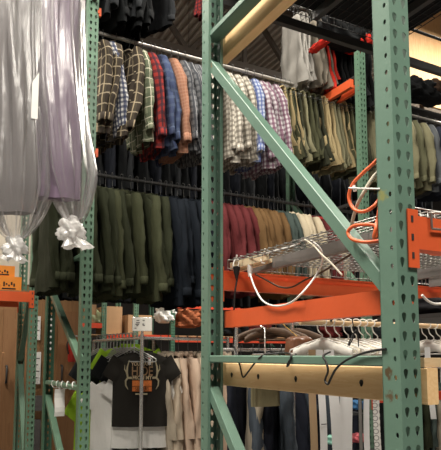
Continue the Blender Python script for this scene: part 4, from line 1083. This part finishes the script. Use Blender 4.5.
T(m.build('hanging_strip', strw), 'curled white strip right of the near post, below the plank end', 'strip')
pz = at(360, 400, 1, 2.3); m = MB(); m.tube([(pz.x, 2.3, .02), (pz.x, 2.3, 1.5)], .014, 10); m.box((pz.x-.2, 2.25, 0), (pz.x+.2, 2.35, .03)); T(m.build('metal_pole', galv), 'grey metal pole between the white strips', 'pole')

# clothes on low racks behind the strips and at right
gl_ = 'clothes on the low rail behind the white strips'
zl = 1.42
rod('clothes_rail', (1.3, 3.3, zl), (5.2, 3.3, zl), .015, chrome, 'low chrome rail of dark clothes behind the white strips')
m = MB()
for xx in (1.3, 2.33, 3.9, 5.2): m.tube([(xx, 3.3, 0), (xx, 3.3, zl)], .014, 8)
T(m.build('rail_stand', chrome), 'chrome stand under the low rail of dark clothes', 'stand')
lowc = [(266, inkn, 'black coat'), (280, inkn, 'black coat'), (300, inkn, 'ink navy coat'), (308, slate, 'slate coat'), (320, inkn, 'ink navy coat'), (330, slate, 'slate coat'), (338, inkn, 'ink navy coat'), (352, inkn, 'ink navy coat'), (384, bk, 'black coat'), (396, bk, 'black coat'), (408, bk, 'black coat'), (416, bk, 'black coat'), (424, oj, 'olive coat'), (431, tj, 'slate green coat'), (438, oat, 'oatmeal coat'), (446, tj, 'slate green coat')]
c2 = {}
for i, (px, m_, nm) in enumerate(lowc):
    c2[nm] = c2.get(nm, 0)+1
    hang('long'+'AB'[i % 2], 'long_coat', (xr(px, 3.08, 1.1), 3.3, zl-(.22 if px > 420 else 0)*0), m_, '%s %s from the left on the low rail behind the strips' % (ORD[c2[nm]-1], nm), 'coat', gl_, rnd.uniform(-.1, .2), 0, .95, **CK)
for i, (px, py, m_, lb) in enumerate(((333, 440, teal, 'mint folded cloth low between the white strips'), (344, 446, pk, 'pink folded cloth low between the white strips'), (357, 438, pk, 'pink red folded cloth beside the metal pole'), (357, 405, fabric('blue_cloth', (.04, .12, .25)), 'blue cloth behind the grey metal pole'))):
    p_ = at(px, py, 1, 2.55); lump('folded_cloth', tuple(p_), (.05, .05, .035), m_, lb, 'folded cloth', 30+i, None, .25)
m = MB()
for py in (446, 452, 443): pass
xs = at(325, 440, 1, 2.5).x
m.box((xs-.1, 2.45, at(345, 452, 1, 2.5).z-.06), (xs+.7, 2.75, at(345, 452, 1, 2.5).z-.045)); 
for xx in (xs-.08, xs+.68): m.box((xx-.015, 2.47, 0), (xx+.015, 2.73, at(345, 452, 1, 2.5).z-.05))
m.box((xs+.2, 2.5, at(357, 412, 1, 2.55).z-.02), (xs+.45, 2.7, at(357, 412, 1, 2.55).z-.01)); m.box((xs+.205, 2.5, at(345, 452, 1, 2.5).z-.05), (xs+.215, 2.52, at(357, 412, 1, 2.55).z)); m.box((xs+.43, 2.5, at(345, 452, 1, 2.5).z-.05), (xs+.44, 2.52, at(357, 412, 1, 2.55).z))
T(m.build('low_shelf', darksteel), 'low dark shelf holding folded cloths behind the white strips', 'shelf')

# ------------------------------------------------------------------ things on the near rack
# lath pieces and white plug on the deck corner
la = at(231, 266.5, 1, 1.17); lb_ = at(268, 256, 1, .95)
m = MB(); m.bar(la, lb_, .034, .012, (0, 0, 1)); T(m.build('wooden_lath', lath), 'upper pale wooden lath sticking out of the wire deck corner', 'lath')
m = MB(); m.bar(la+Vector((.02, .005, -.022)), lb_+Vector((.02, .0, -.018)), .016, .016, (0, 0, 1)); T(m.build('wooden_lath', lath), 'thin lower lath strapped under the pale wooden one', 'lath')
for px, py, lb in ((236, 264, 'white zip tie near the lath end'), (264, 258, 'white zip tie where the lath meets the deck')):
    c_ = at(px, py, 1, 1.12 if px < 240 else .98); m = MB(); m.tube([(c_.x+.014*math.cos(a), c_.y+.01*math.sin(a), c_.z+.026*math.sin(a+.7)) for a in [2*PI*k/16 for k in range(17)]], .003, 6); m.tube([c_+Vector((0, 0, .02)), c_+Vector((0, -.01, .04))], .004, 6); T(m.build('zip_tie', whitec), lb, 'zip tie')
def cable(name, pts, r, mat, label, cat='cable', sm=6):
    m = MB(); m.tube(pts, r, 8, smooth_n=sm); return T(m.build(name, mat), label, cat)
def pp(seq, ax=1): return [at(a, b, ax, c) for a, b, c in seq]
c_ = at(250, 269, 1, 1.06); m = MB(); m.tube([c_+Vector((0, 0, .03)), c_, c_-Vector((0, 0, .035))], [.011, .013, .008], 10)
T(m.build('white_plug', whitec), 'white plug at the top of the white looping cable', 'plug')
cable('white_cable', [at(250, 274, 0, .07)]+[at(q_, w_, 0, .068) for q_, w_ in ((255, 288), (263, 301), (275, 306), (290, 303), (303, 292))]+pp(((316, 275, .66), (322, 262, .62), (321, 250, .58), (313, 242, .6), (304, 239, .62), (296, 245, .7), (278, 250, .85), (262, 254, .98))), .0038, whitec, 'white cable looping below the wire deck in front of the orange bars')
cable('cream_cable', pp(((304, 239, .60), (314, 246, .52), (322, 255, .46), (330, 262, .42), (342, 275, .36))), .0035, offw, 'cream cable running down behind the diagonal brace')
cable('dark_cable', pp(((255, 274, 1.05), (268, 281, 1.0), (280, 287, .95), (292, 287, .9), (305, 280, .82), (322, 272, .7), (345, 258, .5), (372, 243, .35))), .004, plain('brown_cable', (.10, .055, .03), .5), 'dark brown cable sagging under the wire deck')
cable('black_cable', pp(((237, 266, 1.1), (237.5, 276, 1.1), (235, 292, 1.1), (234, 310, 1.1), (234, 330, 1.1), (233.5, 345, 1.1)),), .004, blackm, 'thin black cable hanging down beside the near rear post')
m = MB(); c_ = at(236.5, 270, 1, 1.1); m.tube([c_+Vector((0, 0, .015)), c_-Vector((0, 0, .01)), c_-Vector((0, 0, .05))], [.017, .014, .003], 8); T(m.build('black_plug', blackm), 'tapered black plug hanging from the pale lath', 'plug')
XV = .03
def px_(seq): return [at(a, b, 0, c) for a, b, c in seq]
cable('black_cable', px_(((233, 345, .10), (236, 352, .06), (240, 366, .05), (243, 377, .05), (248, 372, .05), (254, 364, .02), (262, 356, .0), (270, 353, .06))), .0036, blackm, 'black cable hanging in a V over the left end of the plank')
cable('black_cable', px_(((268, 354, .02), (285, 353, .06), (291, 355, .0), (289, 364, -.002), (287, 366, .0), (290, 360, -.004), (296, 354, .02))), .0036, blackm, 'short black cable hooked over the middle of the crossbar')
cable('black_cable', px_(((386, 349, -.004), (372, 351, -.004), (358, 355, -.004), (345, 361, -.006), (336, 369, -.006), (331, 378, -.006), (328, 384, -.006), (325, 380, -.006), (328, 371, -.006), (326, 362, -.006), (323, 356, -.004), (330, 352, .04))), .0036, blackm, 'black cable looped over the right end of the plank')
# orange cord coils beside the near post
cable('extension_cord', px_(((379, 158, .02), (372, 165, .01), (362, 174, 0), (353, 184, -.01), (349, 195, -.012), (351, 205, -.012), (357, 211, -.012), (366, 211, -.005), (374, 206, .0), (380, 200, .02), (378, 216, .02), (376, 228, .0), (374, 238, .0), (379, 233, .01), (376, 226, .01), (366, 224.5, 0), (354, 226, -.01), (348, 232, -.012), (352, 239, -.012), (364, 242, -.005), (380, 241, .02))), .0055, orcord, 'orange extension cord coiled beside the large near post', sm=5)
cable('cream_cable', px_(((381, 168, .03), (372, 179, .01), (364, 192, .0), (358, 203, .0), (354, 215, .01), (351, 228, .03))), .0055, offw, 'cream cable strand running through the orange cord coil')
m = MB(); m.tube(px_(((349, 188, -.02), (358, 188.5, -.022), (380, 189, .0))), .0028, 6); m.tube(px_(((354, 186, -.016), (355, 191, -.016))), .006, 6); T(m.build('zip_tie', whitec), 'white zip tie crossing the orange cord by the near post', 'zip tie')
cable('extension_cord', pp(((418, 243, .12), (424, 250, .1), (433, 254, .1), (447, 254, .12))), .0055, orcord, 'orange cord piece below the beam at the right edge')
m = MB(); c0 = [at(*q, 1, -.008) for q in ((431, 214), (432, 227.5), (434, 229), (447, 230))]; m.tube([at(441, 213, 1, .02), at(429.5, 213, 1, -.004)]+c0, .0035, 6, smooth_n=3); T(m.build('safety_clip', galv), 'grey wire clip over the orange beam at the right edge', 'clip')
m = MB(); m.bar(at(420, 243, 1, .05), (2.4, .05, at(420, 243, 1, .05).z), .03, .016, (0, 1, 0)); T(m.build('plastic_strip', plain('pink_plastic', (.75, .36, .28), .25)), 'pale pink strip along the underside of the right orange beam', 'strip')
# black case with white cable at right
c_ = at(434, 306, 1, .55); lump('black_bag', (c_.x+.05, .6, c_.z), (.12, .12, .035), fabric('black_nylon', (.015, .015, .017), .3), 'flat black bag at the right edge under the orange beam', 'bag', 44, None, .12)
m = MB(); m.box((c_.x-.08, .4, c_.z-.055), (c_.x+.6, .8, c_.z-.037)); 
for xx in (c_.x-.07, c_.x+.59):
    for yy in (.41, .79): m.tube([(xx, yy, c_.z-.04), (xx, yy, 1.96)], .003, 5)
T(m.build('hanging_shelf', darksteel), 'thin dark shelf hung under the deck below the black bag', 'shelf')
cable('white_cable', pp(((422, 295, .42), (428, 301, .42), (436, 304, .42), (446, 303, .42))), .005, whitec, 'white cable lying across the flat black bag')

# black coats piled on the upper deck
pile = [(.28, .25), (.28, .62), (.28, .95), (.66, .22), (.66, .58), (.66, .95), (1.02, .25), (1.02, .62), (1.02, .97)]
for i, (x, y) in enumerate(pile):
    lump('folded_coat', (x, y, 3.415), (.20, .19, .075), (bk, bk, dg, bk)[i % 4], '%s folded black coat on the upper deck, %s' % (ORD[i], ['front', 'middle', 'rear'][i % 3]+' row'), 'folded coat', 50+i, 'folded black coats on the upper deck', .12)
m = MB(); m.box((.12, .04, 3.338), (1.2, 1.14, 3.346)); T(m.build('dark_gap_sheet', bk), 'black sheet added to darken the gaps under the coats on the upper deck', 'sheet')  # added to cover the lit ceiling showing between the coats
# red and dark clothing lying on the far top, over the toothed post
tops = [((345, 33), .22, 4.55, bk, 'black jacket heap high behind the dark beam'), ((360, 45), .09, 4.9, rd, 'scarlet jacket heap above the toothed post'), ((319, 46), .035, 4.5, rd, 'scarlet cloth heap among the trousers hung highest')]
for i, (p2, s_, zz, m_, lb) in enumerate(tops):
    q = at(p2[0], p2[1], 1, 3.0); lump('cloth_heap', tuple(q), (s_, .12, s_*.7), m_, lb, 'clothing heap', 70+i, None, .35)
q = at(412, 4, 1, 1.0); lump('cloth_heap', (q.x, 1.0, q.z), (.12, .08, .05), dkred, 'dark red cloth at the top edge right of the near post', 'clothing heap', 80, None, .2)
q = at(236, 4, 1, 2.9); hang('shirtB', 'button_shirt', (q.x-.1, YR, 5.20), P['red'], 'red plaid shirt high behind the green strut', 'shirt', 'coats hanging on the topmost rail', 0, 0, .6, **SH)
# dark clothing lying on the right, over the orange beam
for i, (px, py) in enumerate(((418, 90), (437, 92), (428, 96))):
    q = at(px, py, 1, 3.4); lump('cloth_heap', tuple(q), (.20, .12, .08), (bk, fabric('umber_cloth', (.05, .03, .02)), bk)[i], ['black clothing heap high right of the near post', 'umber clothing heap at the right edge', 'black clothing heap just above the right shirts'][i], 'clothing heap', 90+i, None, .3)
m = MB(); m.box((3.2, 3.34, 4.30), (5.2, 3.9, 4.32)); T(m.build('deck_board', darksteel), 'dark board carrying the clothing heaps at right', 'shelf')
m = MB(); m.box((at(205, 440, 0, -.004).x-.0, at(205, 440, 0, -.004).y-.01, 0.9), (-.001, at(205, 440, 0, -.004).y+.012, at(205, 440, 0, -.004).z)); T(m.build('blue_strap', bluep), 'small blue strap on the near rear post at the bottom', 'strap')

# rope twisted round the low brace of the left frame and a hanging slip of paper
c0 = at(52, 384, 0, -.12); c1 = at(78, 386, 0, -.12)
m = MB(); m.tube([c0.lerp(c1, k/24)+Vector((.02*math.cos(k*1.3), 0, .028*math.sin(k*1.3))) for k in range(25)], .005, 6, smooth_n=2); T(m.build('twisted_rope', whitec), 'pale rope twisted round the crossbar of the left green frame', 'rope')
a_ = at(55, 389, 1, 3.4); b_ = at(64, 416, 1, 3.4)
m = MB(); m.loft([[(a_.x, 3.4+.01*math.sin(k), z), (b_.x, 3.39+.01*math.sin(k), z), (b_.x, 3.392+.01*math.sin(k), z), (a_.x, 3.402+.01*math.sin(k), z)] for k in range(7) for z in [a_.z+(b_.z-a_.z)*k/6]], True, True, smooth=False); m.tube([(a_.x+.03, 3.4, a_.z-.01), (a_.x+.03, 3.4, a_.z+.05)], .002, 5)
T(m.build('paper_slip', paper), 'white paper slip hanging by the left frame crossbar', 'paper')

# ------------------------------------------------------------------ colour management
vs_ = sc.view_settings; vs_.view_transform = 'Standard'; vs_.look = 'None'; vs_.gamma = 1; vs_.use_curve_mapping = False; vs_.exposure = 0.0
